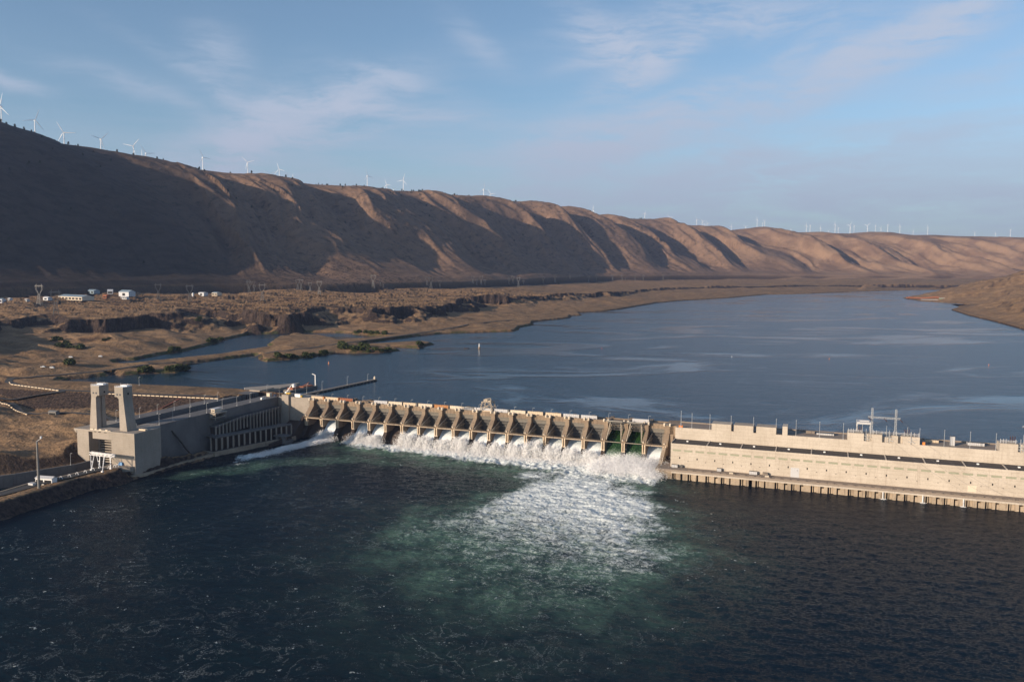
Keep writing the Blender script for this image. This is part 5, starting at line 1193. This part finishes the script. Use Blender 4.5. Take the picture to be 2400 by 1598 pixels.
b.bar((gs-5.5, -24, 42), (gs-5.5, -14, 42), .3); b.bar((gs+5.5, -24, 42), (gs+5.5, -14, 42), .3); b.build('bracing', M['truss'], r_)
b = MB(o); b.box(gs-5.2, gs+5.2, -24.5, -13.5, 46.5, 47.1); b.build('platform', M['truss'], r_)
b = MB(o); b.box(gs-3.6, gs+.6, -21, -16, 47.1, 49.2); b.box(gs+1.2, gs+3.6, -20, -16, 47.1, 48.4); b.bar((gs-2.5, -18, 49.3), (gs+3.5, -18, 50.2), .5); b.bar((gs+4.6, -15, 47.1), (gs+4.6, -15, 50.3), .5); b.build('hoist_house', M['truss'], r_)
b = MB(o); b.box(gs-6.5, gs+6.5, -13.8, -13.0, 37.0, 38.6); b.build('ballast', M['tan'], r_)
# ------------------------------------------------------------------ far things standing on the land
def hit_ground(pts, r0=700, r1=16000, n=420):
    """where sight lines through photo pixels meet the ground; returns (s, d, z, range) or None"""
    out = []; rr = np.geomspace(r0, r1, n)
    D_ = np.array([list(px_dir(u, v)) for u, v in pts]); X_ = D_[:, 0:1]*rr; Y_ = D_[:, 1:2]*rr; Z_ = CAMZ + D_[:, 2:3]*rr
    S_ = (X_-ORG.x)*E1.x + (Y_-ORG.y)*E1.y; DD_ = (X_-ORG.x)*E2.x + (Y_-ORG.y)*E2.y
    G = ground_many(S_.ravel(), DD_.ravel()).reshape(S_.shape)
    for k in range(len(pts)):
        below = np.nonzero(Z_[k] < G[k])[0]
        if len(below) == 0: out.append(None); continue
        i = below[0]; out.append((S_[k, i], DD_[k, i], G[k, i], rr[i]))
    return out
L1 = lambda x, y: (x/3.925, 600 + y/3.925)
L2 = lambda x, y: (550 + x/3.364, 620 + y/3.364)
L3 = lambda x, y: (1200 + x/3.925, 500 + y/3.925)
L4 = lambda x, y: (1800 + x/3.925, 480 + y/3.925)
Z5 = lambda x, y: (x/3.925, 200 + y/3.925)
Z6 = lambda x, y: (600 + x/3.925, 350 + y/3.925)

# ---- wind turbines: hub pixel, blade length in pixels, rotor angle, how the rotor is turned
TURB = [(Z5(8,195),26,15,.75),(Z5(318,322),23.5,20,.9),(Z5(587,437),24,-30,.95),(Z5(925,497),21.6,45,.9),(Z5(1227,562),20.6,42,.85),(Z5(1341,627),19.5,-35,.9),(Z5(1312,655),15,0,.6),(Z5(1863,665),18.6,-25,.8),(Z5(2278,710),16.5,-45,.95),
 (Z6(128,232),14.5,58,.95),(Z6(214,185),15.5,-15,.8),(Z6(290,265),13.5,-20,.8),(Z6(343,275),8,0,.7),(Z6(1023,245),15.5,-18,.8),(Z6(1204,325),13.5,-20,.8),(Z6(1263,372),9,65,.9),(Z6(1355,285),15.5,18,.9),(Z6(2094,370),16.5,2,.7),(Z6(2160,410),12,-32,.9),
 (L3(597,3),8,0,.5),(L3(748,-30),12,10,.6),(L3(1222,0),11,12,.7),(L3(1452,40),9.5,-38,.9),(L3(1700,60),9,-30,.8),(L3(1755,75),8,-35,.8),(L3(1772,97),6,40,.8),(L3(1799,92),8,-30,.7),(L3(1930,122),5.5,50,.8),(L3(2019,120),5,10,.6),(L3(2150,122),7.5,60,.9),(L3(2256,55),6,0,.5),(L3(2306,88),5,0,.5),(L3(2326,72),6.5,60,.4),
 (L4(210,225),4,60,.6),(L4(354,188),7.5,10,.4),(L4(388,190),8,-60,.4),(L4(484,212),5,0,.4),(L4(556,240),5,40,.7),(L4(619,180),7.5,5,.4),(L4(647,215),5,-35,.8),(L4(757,190),10,35,.6),(L4(793,195),5.5,-40,.8),(L4(916,192),8.5,50,.9),(L4(990,190),6,10,.4),(L4(1040,215),5,30,.6),(L4(1103,185),7,10,.4),(L4(1215,195),6.5,0,.4),(L4(1336,240),4.5,0,.4),(L4(1471,205),6.5,0,.3),(L4(1903,255),4,60,.6),(L4(2093,262),4.5,0,.4),(L4(2231,230),7,5,.3)]
tb = None
def make_turbine():
    r_ = bpy.data.objects.new('wind_turbine', None); link(r_)
    def loc(V, F, name, mat, par): o = mesh_obj(name, V, F, mat, par, True); return o
    b = MB((0, 0, 0)); b.bar((0, 0, -60), (0, 0, 0), 4.2, n=12, w2=4.2); b.bar((0, 0, 0), (0, 0, 79), 4.2, n=12, w2=2.5); o = mesh_obj('tower', b.V, b.F, M['turb'], r_)
    b = MB((0, 0, 0)); b.taper((-1.7, 1.7, -5.5, 4.5, 78.6), (-1.5, 1.5, -5, 4, 82.3)); o = mesh_obj('nacelle', b.V, b.F, M['turb'], r_)
    b = MB((0, 0, 0)); b.bar((0, 4.4, 80.4), (0, 7.2, 80.4), 3.0, n=10, w2=1.6); o = mesh_obj('hub', b.V, b.F, M['turb'], r_)
    for k in range(3):
        V = []; n_ = 9
        for i in range(n_):
            f = i/(n_-1); rr = 1.2 + 43.8*f; ch = np.interp(f, [0, .06, .2, 1], [1.5, 1.6, 2.9, .6]); th = np.interp(f, [0, .1, 1], [1.4, .8, .18]); tw = .35*(1-f)
            for q in range(6):
                an = 2*math.pi*q/6; cx, cy = math.cos(an)*ch/2 + ch*.15, math.sin(an)*th/2
                V.append((cx*math.cos(tw)-cy*math.sin(tw), cx*math.sin(tw)+cy*math.cos(tw), rr))
        F = [[i*6+q, i*6+(q+1) % 6, (i+1)*6+(q+1) % 6, (i+1)*6+q] for i in range(n_-1) for q in range(6)] + [list(range(6))[::-1], list(range((n_-1)*6, n_*6))]
        bl = loc(V, F, 'blade', M['turb'], r_); bl.location = (0, -6.4, 80.4); bl.rotation_euler = (0, R(120*k), 0)
    return r_
order = sorted(range(len(TURB)), key=lambda i: TURB[i][0][0])
rr = np.geomspace(2600, 16000, 260)
tproto = make_turbine(); tkids = KIDS(tproto); first = True
for rank, i in enumerate(order):
    (u, v), bp, ang, turn = TURB[i]
    dr = px_dir(u, v); X_, Y_, Z_ = dr.x*rr, dr.y*rr, CAMZ + dr.z*rr
    S_ = (X_-ORG.x)*E1.x + (Y_-ORG.y)*E1.y; D_ = (X_-ORG.x)*E2.x + (Y_-ORG.y)*E2.y
    G = ground_many(S_, D_); sc = rr*bp/FPX/45.0; Yt = 45*FPX/bp
    dcr, _, scr = pline(S_, D_, CREST)
    hsc = np.clip(sc, .75, 1.35); err = np.abs(Z_ - G - 80.4*hsc)/80 + .35*np.abs(np.log(rr/Yt)) + np.where(Z_ - G < 15*hsc, 3, 0) + np.where(scr < 0, 0, 4)
    j = int(np.argmin(err)); k_ = max(.7, min(1.5, sc[j]))
    if first: t_ = tproto; kids = tkids; first = False
    else:
        t_ = tproto.copy(); link(t_); kids = []
        for c in tkids: q = c.copy(); link(q); q.parent = t_; kids.append(q)
    t_.location = (X_[j], Y_[j], Z_[j] - 80.4*k_); t_.scale = (k_,)*3
    t_.rotation_euler = (0, 0, math.atan2(-X_[j], Y_[j]) + math.acos(turn)*(1 if i % 2 else -1)*.8)
    bl = [c for c in kids if c.name.startswith('blade')]
    for q, c in enumerate(bl): c.rotation_euler = (0, R(ang + 120*q), 0)
    big = bp > 12
    tag(t_, ('white wind turbine on the ridge crest, %s from the left' if big else 'small distant white wind turbine on the ridge, %s of all from the left') % (ORD[rank] if rank < len(ORD) else ['forty-ninth','fiftieth','fifty-first','fifty-second','fifty-third','fifty-fourth'][rank-48]), 'wind turbine', 'wind turbines along the ridge')

# ---- lattice pylons across the plateau: top pixel, foot pixel
PYL = [(L1(365,283),L1(365,445)),(L1(522,328),L1(516,550)),(L1(1458,265),L1(1458,400)),(L1(1750,278),L1(1748,430)),(L1(2290,240),L1(2288,325)),(L1(2335,265),L1(2335,325)),
 (L2(112,137),L2(115,235)),(L2(155,180),L2(155,230)),(L2(217,160),L2(218,290)),(L2(498,130),L2(498,212)),(L2(525,130),L2(525,212)),(L2(595,140),L2(595,210)),(L2(668,135),L2(668,240)),(L2(1097,100),L2(1093,210)),(L2(1148,137),L2(1150,188)),(L2(1172,147),L2(1172,190)),
 (L2(1517,95),L2(1517,168)),(L2(1546,98),L2(1548,190)),(L2(1618,130),L2(1618,185)),(L2(1875,95),L2(1877,155)),(L2(1908,118),L2(1908,168)),(L2(1943,100),L2(1943,172)),(L2(1972,125),L2(1972,170)),(L2(2160,115),L2(2162,168)),(L2(2193,95),L2(2193,160)),(L2(2237,97),L2(2237,178)),(L2(2278,125),L2(2278,165)),
 (L3(60,585),L3(60,665)),(L3(103,620),L3(103,655)),(L3(287,577),L3(287,652)),(L3(397,575),L3(395,652)),(L3(533,570),L3(533,620)),(L3(705,577),L3(705,638)),(L3(775,570),L3(775,625)),(L3(925,572),L3(925,625)),(L3(1013,570),L3(1013,622)),(L3(1043,598),L3(1043,622)),(L3(1132,575),L3(1132,618)),(L3(1208,570),L3(1208,618)),(L3(1390,570),L3(1390,615))]
def make_pylon():
    r_ = bpy.data.objects.new('power_pylon', None); link(r_); t = .55
    b = MB((0, 0, 0))
    for sx_ in (-1, 1):
        for sy_ in (-1, 1): b.bar((sx_*5, sy_*5, -2), (sx_*1.6, sy_*1.6, 24), t)
    for k in range(5):
        z0, z1 = k*4.8, (k+1)*4.8; a, c = 5-3.4*z0/24, 5-3.4*z1/24
        for e in ((-1,-1,1,-1),(1,-1,1,1),(1,1,-1,1),(-1,1,-1,-1)):
            b.bar((e[0]*a, e[1]*a, z0), (e[2]*c, e[3]*c, z1), t*.7); b.bar((e[2]*a, e[3]*a, z0), (e[0]*c, e[1]*c, z1), t*.7)
    mesh_obj('lattice_tower', b.V, b.F, M['galvd'], r_)
    b = MB((0, 0, 0))
    for sx_ in (-1, 1):
        b.bar((sx_*1.6, 0, 24), (sx_*8.0, 0, 34), t*1.2); b.bar((sx_*8.0, 0, 34), (sx_*6.5, 0, 45), t*1.2); b.bar((sx_*1.6, 0, 24), (sx_*5.5, 0, 34), t*.7); b.bar((sx_*5.5, 0, 34), (sx_*6.5, 0, 45), t*.7)
    b.bar((-11, 0, 41.5), (11, 0, 41.5), t*1.2); b.bar((-9.5, 0, 43.4), (9.5, 0, 43.4), t)
    for k in range(8): b.bar((-9+2.25*k, 0, 41.5 if k % 2 else 43.4), (-9+2.25*(k+1), 0, 43.4 if k % 2 else 41.5), t*.7)
    for sx_ in (-1, 1): b.bar((sx_*6.5, 0, 43), (sx_*6.0, 0, 47), t)
    mesh_obj('crossarm', b.V, b.F, M['galvd'], r_)
    b = MB((0, 0, 0))
    for x0 in (-10, 0, 10): b.bar((x0, 0, 41.5), (x0, 0, 37.5), .4)
    mesh_obj('insulator', b.V, b.F, M['insul'], r_)
    return r_
pp = make_pylon(); pk = KIDS(pp); first = True
hp_ = hit_ground([p[1] for p in PYL], 1200, 9000, 500)
ordp = sorted(range(len(PYL)), key=lambda i: PYL[i][0][0])
for rank, i in enumerate(ordp):
    (tu, tv), (fu, fv) = PYL[i]; h_ = hp_[i]
    if h_ is None: continue
    s_k, d_k, z_k, r__ = h_
    if first: t_ = pp; first = False
    else:
        t_ = pp.copy(); link(t_)
        for c in pk: q = c.copy(); link(q); q.parent = t_
    hgt = max(.5, min(1.1, (fv-tv)/FPX*r__/47.0))
    t_.location = W(s_k, d_k, z_k); t_.scale = (hgt,)*3; t_.rotation_euler = (0, 0, YAW + R(15 + (i*37) % 40))
    tag(t_, 'grey lattice power pylon on the plateau, %s from the left' % ORD[rank], 'pylon', 'power pylons on the plateau')

# ---- works buildings at the foot of the hill
BL = [('hall', L1(700,412), 128, 40, 10, 6, 'cream', 'bluegrey', 'very long low hall with a cream front and dark open bays', 7, 8),
 ('hall', L1(845,352), 62, 22, 9, 5, 'bluegrey', 'bluegrey', 'long blue grey hall behind the very long low hall', 3, 6),
 ('hall', L1(1015,345), 16, 14, 10, 5, 'white', 'white', 'small white hall left of the blue roofed hall', 1, 60),
 ('hall', L1(980,392), 18, 14, 8, 4, 'rust', 'rust', 'small red brown building at the end of the very long hall', 1, 10),
 ('hall', L1(1170,370), 48, 26, 14, 7, 'white', 'bluegrey', 'tall white hall with a blue grey gabled roof', 1, 12),
 ('hall', L1(1870,368), 32, 18, 11, 2, 'white', 'white', 'white box shaped building on the plateau edge, left of two', 1, 5),
 ('hall', L1(1995,360), 30, 20, 9, 3, 'cream', 'bluegrey', 'white building with a grey roof on the plateau edge, right of two', 2, 5),
 ('hall', L1(440,418), 26, 14, 7, 3, 'white', 'white', 'small white building at the left end of the very long hall', 1, 8),
 ('hall', L1(20,425), 16, 14, 9, 3, 'white', 'bluegrey', 'white building at the left edge below the dark hill', 1, 20),
 ('hall', L1(95,405), 14, 9, 5, 2, 'white', 'white', 'small white shed right of the leftmost building', 1, 0),
 ('hall', L1(1150,398), 34, 10, 5, 2, 'white', 'pale', 'low white shed in front of the tall white hall', 3, 4),
 ('hall', L1(250,412), 22, 8, 4, 1.5, 'pale', 'pale', 'low grey shed between the leftmost buildings and the long hall', 2, -4)]
hb_ = hit_ground([x_[1] for x_ in BL], 1500, 3600, 500)
for (kind, p_, l_, w_, h_, rh, mw, mr, lb, nd, yw), g_ in zip(BL, hb_):
    if g_ is None: print('no ground', lb); continue
    s_k, d_k, z_k, _ = g_
    mw, mr = ('bwhite' if q_ == 'white' else q_ for q_ in (mw, mr))
    hall('industrial_hall', s_k, d_k, z_k, l_*.85, w_*.8, h_*.7, rh*.7, R(-20 + yw), mw, mr, lb, 'building', nd)
g_ = hit_ground([L1(1775,375)], 1500, 3600, 500)[0]
if g_: o = g_[:3]; b = MB(o); b.bar((o[0], o[1], o[2]-1), (o[0], o[1], o[2]+9), 6, n=14); b.bar((o[0], o[1], o[2]+9), (o[0], o[1], o[2]+10.5), 6, n=14, w2=1); o_ = b.build('storage_tank', M['white']); tag(o_, 'white upright tank left of the white box shaped building', 'tank')
# parked vehicles and boats near the lagoon
VH = [(L1(652,935),'carwhite','white van parked by the lagoon below the dark bluff','van'),(L1(925,928),'carwhite','white van parked at the lagoon shore','van'),(L1(395,1028),'carwhite','white truck parked beside the lagoon road','truck'),(L1(480,1034),'carwhite','white trailer van at the end of the lagoon road','van'),(L2(965,660),'carwhite','white car parked on the long island','car')]
for (p_, m_, lb, kd), g_ in zip(VH, hit_ground([v_[0] for v_ in VH], 900, 2600, 500)):
    if g_: car(g_[0], g_[1], g_[2]+.1, R(20), m_, lb, kd)

# ---- channel markers and buoys
def buoy(u, v, h, mat, lb, cat='buoy'):
    s_k, d_k = at(u, v, POOL); o = (s_k, d_k, POOL); r_ = empty('channel_' + ('marker' if h > 5 else 'buoy'), o, lb, cat, 'buoys and markers on the reservoir')
    b = MB(o); b.bar((s_k, d_k, 32.6), (s_k, d_k, 33+h*.35), h*.5, n=10, w2=h*.35); b.build('float', M[mat if h < 5 else 'conc_sp'], r_)
    b = MB(o); b.bar((s_k, d_k, 33+h*.35), (s_k, d_k, 33+h), h*.22, n=8, w2=h*.14); b.build('tower', M['white' if mat == 'white' else mat], r_)
buoy(*L2(1928,662), 9, 'white', 'white channel marker on a small base in the reservoir', 'marker'); buoy(*L2(741,782), 3.5, 'orange', 'orange buoy off the long island')
b_px = lambda x, y: (x*1.0191, y*1.0191)
buoy(*b_px(1384,802), 2.2, 'red', 'red buoy in the middle of the reservoir'); buoy(*b_px(1683,821), 2.0, 'white', 'small white buoy in the middle of the reservoir'); buoy(*b_px(1907,826), 2.2, 'orange', 'small orange buoy right of the white buoy'); buoy(*b_px(2274,840), 2.2, 'orange', 'orange buoy nearest the right edge')
s_k, d_k = at(*L2(1827,662), POOL); b = MB((s_k, d_k, 33)); b.slab([(s_k+6*math.cos(a)*random.uniform(.8,1.1), d_k+4*math.sin(a)*random.uniform(.8,1.1)) for a in np.linspace(0, 6.28, 11)[:-1]], 32, 34.0); o_ = b.build('rock_islet', M['conc_wet_shade']); tag(o_, 'tiny dark rock islet left of the white channel marker', 'rock')

# ---- railway bridge across the side river
A_, B_ = at(*L4(1570,888), 34), at(*L4(2050,898), 34)
o = (A_[0], A_[1], 38); r_ = empty('railway_bridge', o, 'green steel railway bridge with pale piers across the side river mouth', 'bridge')
b = MB(o); quad_beam(b, A_, B_, 7, 43.5, 47.5); b.build('girder', M['green_steel'] if 'green_steel' in M else M['galvd'], r_)
b = MB(o); quad_beam(b, A_, B_, 8, 47.5, 48.6); b.build('track_bed', M['pale'], r_)
for k in range(8):
    a = lerp2(A_, B_, (k+.3)/8); b = MB(o); b.box(a[0]-2.2, a[0]+2.2, a[1]-4, a[1]+4, 28, 43.5); b.build('pier', M['cream'], r_)
b = MB(o); a = (A_[0]-70, A_[1]+8); quad_beam(b, a, A_, 5, 40, 42); b.build('approach_span', M['pale'], r_)
# freight wagons on the far point
wp = None; n_w = 16
ends = hit_ground([L4(1270,856), L4(1760,878)], 2500, 6000, 600)
pA, pB = at(*L4(1275,856), 38), at(*L4(1575,872), 41)
for k in range(n_w):
    a = lerp2(pA, pB, (k+.5)/n_w); z0 = max(ground_z(*a), 35); L_ = math.hypot(pB[0]-pA[0], pB[1]-pA[1])/n_w*.86; yaw = -math.atan2(pB[1]-pA[1], pB[0]-pA[0])
    if wp is None:
        wp = empty('freight_wagon', (a[0], a[1], z0)); b = MB((0, 0, 0)); b.box(-8, 8, -1.6, 1.6, 1.1, 4.4); mesh_obj('body', b.V, b.F, M['rust'], wp); b = MB((0, 0, 0)); b.box(-6.5, -4, -1.3, 1.3, 0, 1.1); b.box(4, 6.5, -1.3, 1.3, 0, 1.1); mesh_obj('bogie', b.V, b.F, M['dark'], wp); wk = KIDS(wp); t_ = wp
    else:
        t_ = wp.copy(); link(t_)
        for c in wk: q = c.copy(); link(q); q.parent = t_
        if k % 3 == 1:
            for c in [c for c in bpy.data.objects if c.parent == t_ and c.name.startswith('body')]: pass
    t_.location = W(a[0], a[1], z0); t_.rotation_euler = (0, 0, YAW + yaw); t_.scale = (L_/16, 1.5, 1.5)
    tag(t_, 'rust red freight wagon in the row along the far right point', 'freight wagon', 'red freight wagons on the far point')

# ---- junipers on the ridge and slopes, shrubs on the islands
def leafmat(name, c1, c2):
    return material(name, lambda t: principled(t, t.mix(t.sm(t.noise(wpos(t), .7, 4, .6), .35, .65), c1, c2), .9, .15))
M['juniper'] = leafmat('juniper_foliage', (.022, .028, .016), (.050, .055, .028)); M['shrub'] = leafmat('shrub_foliage', (.028, .040, .014), (.075, .085, .028)); M['bark'] = paint('bark', (.09, .06, .045), .9)
def crown_mesh(n, w_, h_, seed, cone):
    r_ = np.random.default_rng(seed); V = []; F = []
    for k in range(n):
        f = r_.uniform(.12, 1)**.9; rad = w_*(1-f*cone)*r_.uniform(.25, 1)*(.75+.5*r_.random()); an = r_.uniform(0, 6.28)
        c = np.array([rad*math.cos(an), rad*math.sin(an), h_*f]); sz = w_*r_.uniform(.16, .36)
        a = r_.normal(0, 1, (2, 3)); a[0] /= np.linalg.norm(a[0]); a[1] -= a[0]*(a[0]@a[1]); a[1] /= np.linalg.norm(a[1])
        i = len(V); V += [c - a[0]*sz, c + a[1]*sz*.7, c + a[0]*sz, c - a[1]*sz*.7]; F.append([i, i+1, i+2, i+3])
    return V, F
tree_protos = []
for q in range(4):
    V, F = crown_mesh(150, 3.2, 7.5, q, .72); me = mesh_obj('juniper_tree', V, F, M['juniper']); b = MB((0, 0, 0)); b.bar((0, 0, -1), (0, 0, 5), .7, n=6, w2=.2); tr = mesh_obj('trunk', b.V, b.F, M['bark'], me); tree_protos.append((me, tr))
used = [False]*4; n_t = 0
cand = []
rt = np.random.default_rng(5)
N_ = 9000
tcs = rt.uniform(2600, 9500, N_)
P_c = np.array([[np.interp(t, CL, np.array(CREST)[:, k]) for k in (0, 1)] for t in tcs])
off = np.abs(rt.normal(0, 1, N_))*rt.choice([12, 60, 420], N_, p=[.35, .30, .35])
# shift riverward: towards increasing s
dirn = np.stack([np.interp(tcs, CL, np.gradient(np.array(CREST)[:, 1])), -np.interp(tcs, CL, np.gradient(np.array(CREST)[:, 0]))], 1); dirn /= np.linalg.norm(dirn, axis=1, keepdims=True); dirn *= np.where(dirn[:, :1] < 0, -1, 1)
Pp = P_c + dirn*off[:, None] - dirn*8
clus = fbm(Pp[:, 0]/120, Pp[:, 1]/120, 3); keep = (clus + .12*rt.normal(0, 1, N_)) > .22
Pp = Pp[keep]; G = ground_many(Pp[:, 0], Pp[:, 1])
Wx = ORG.x + Pp[:, 0]*E1.x + Pp[:, 1]*E2.x; Wy = ORG.y + Pp[:, 0]*E1.y + Pp[:, 1]*E2.y
dist_ = np.hypot(Wx, Wy); ok = (np.abs(Wx/Wy) < .64)
idx = np.nonzero(ok)[0][:290]
for k, i in enumerate(idx):
    q = k % 4; me, tr = tree_protos[q]
    if used[q]: o_ = me.copy(); link(o_); t2 = tr.copy(); link(t2); t2.parent = o_
    else: o_ = me; used[q] = True
    sc = rt.uniform(.7, 1.9); o_.location = (Wx[i], Wy[i], G[i]-.5); o_.scale = (sc*1.15, sc*1.15, sc); o_.rotation_euler = (0, 0, rt.uniform(0, 6.28))
    tag(o_, 'dark juniper tree dotted along the ridge and upper slope', 'tree', 'junipers on the ridge')
SHR = [(L2(830,640),L2(690,670),3),(L2(850,650),None,6),(L1(1700,1045),None,7),(L1(1350,1075),None,4),(L1(1560,1070),None,4),(L2(380,735),None,4),(L2(450,735),None,5),(L2(600,725),None,5),(L2(700,710),None,5),(L2(1080,685),None,4),(L2(1180,690),None,4),(L2(1450,630),None,3),(L1(500,780),None,4),(L1(560,830),None,5),(L1(640,845),None,6),(L1(720,850),None,5),(L1(970,780),None,2),(L1(1810,600),None,5),(L1(1560,880),None,4),(L1(1970,800),None,5),(L1(620,990),None,4),(L1(2000,780),None,3),(L2(950,540),None,5),(L2(1090,548),None,4),(L2(1180,550),None,4),(L2(900,660),None,6),(L2(960,675),None,6),(L2(1040,655),None,4)]
pts = []; 
for p_, _, n_s in SHR:
    for k in range(n_s): pts.append((p_[0]+random.gauss(0, 7), p_[1]+random.gauss(0, 1.6)))
sh_p = []
for q in range(3):
    V, F = crown_mesh(170, 4.0, 4.6, 20+q, .35); sh_p.append(mesh_obj('shrub', V, F, M['shrub']))
us = [False]*3
for k, g_ in enumerate(hit_ground(pts, 900, 3600, 420)):
    if g_ is None or g_[2] < 32.9: continue
    q = k % 3
    if us[q]: o_ = sh_p[q].copy(); link(o_)
    else: o_ = sh_p[q]; us[q] = True
    sc = random.uniform(.7, 1.7); o_.location = W(g_[0], g_[1], g_[2]-.4); o_.scale = (sc*1.2, sc*1.2, sc); o_.rotation_euler = (0, 0, random.uniform(0, 6))
    tag(o_, 'rounded green shrub growing by the lagoon or on the islands', 'shrub', 'shrubs by the lagoon and islands')
for q in range(3):
    if not us[q]: bpy.data.objects.remove(sh_p[q])
# ------------------------------------------------------------------ haze over the whole valley
def haze_mat():
    m = bpy.data.materials.new('valley_haze'); m.use_nodes = True; t = NT(m.node_tree)
    v = t.n('ShaderNodeVolumePrincipled', {'Color': (.50, .64, 1.0, 1), 'Density': 2.5e-5, 'Anisotropy': .2})
    o = t.n('ShaderNodeOutputMaterial'); t.t.links.new(v.outputs[0], o.inputs['Volume']); return m
hx, hy0, hy1, hz0, hz1 = 13500, -300, 18500, -9.5, 1150
V = [(-hx,hy0,hz0),(hx,hy0,hz0),(hx,hy1,hz0),(-hx,hy1,hz0),(-hx,hy0,hz1),(hx,hy0,hz1),(hx,hy1,hz1),(-hx,hy1,hz1)]
tag(mesh_obj('haze', V, [[3,2,1,0],[4,5,6,7],[0,1,5,4],[1,2,6,5],[2,3,7,6],[3,0,4,7]], haze_mat()), 'thin blue evening haze filling the whole river valley', 'haze', kind='stuff')
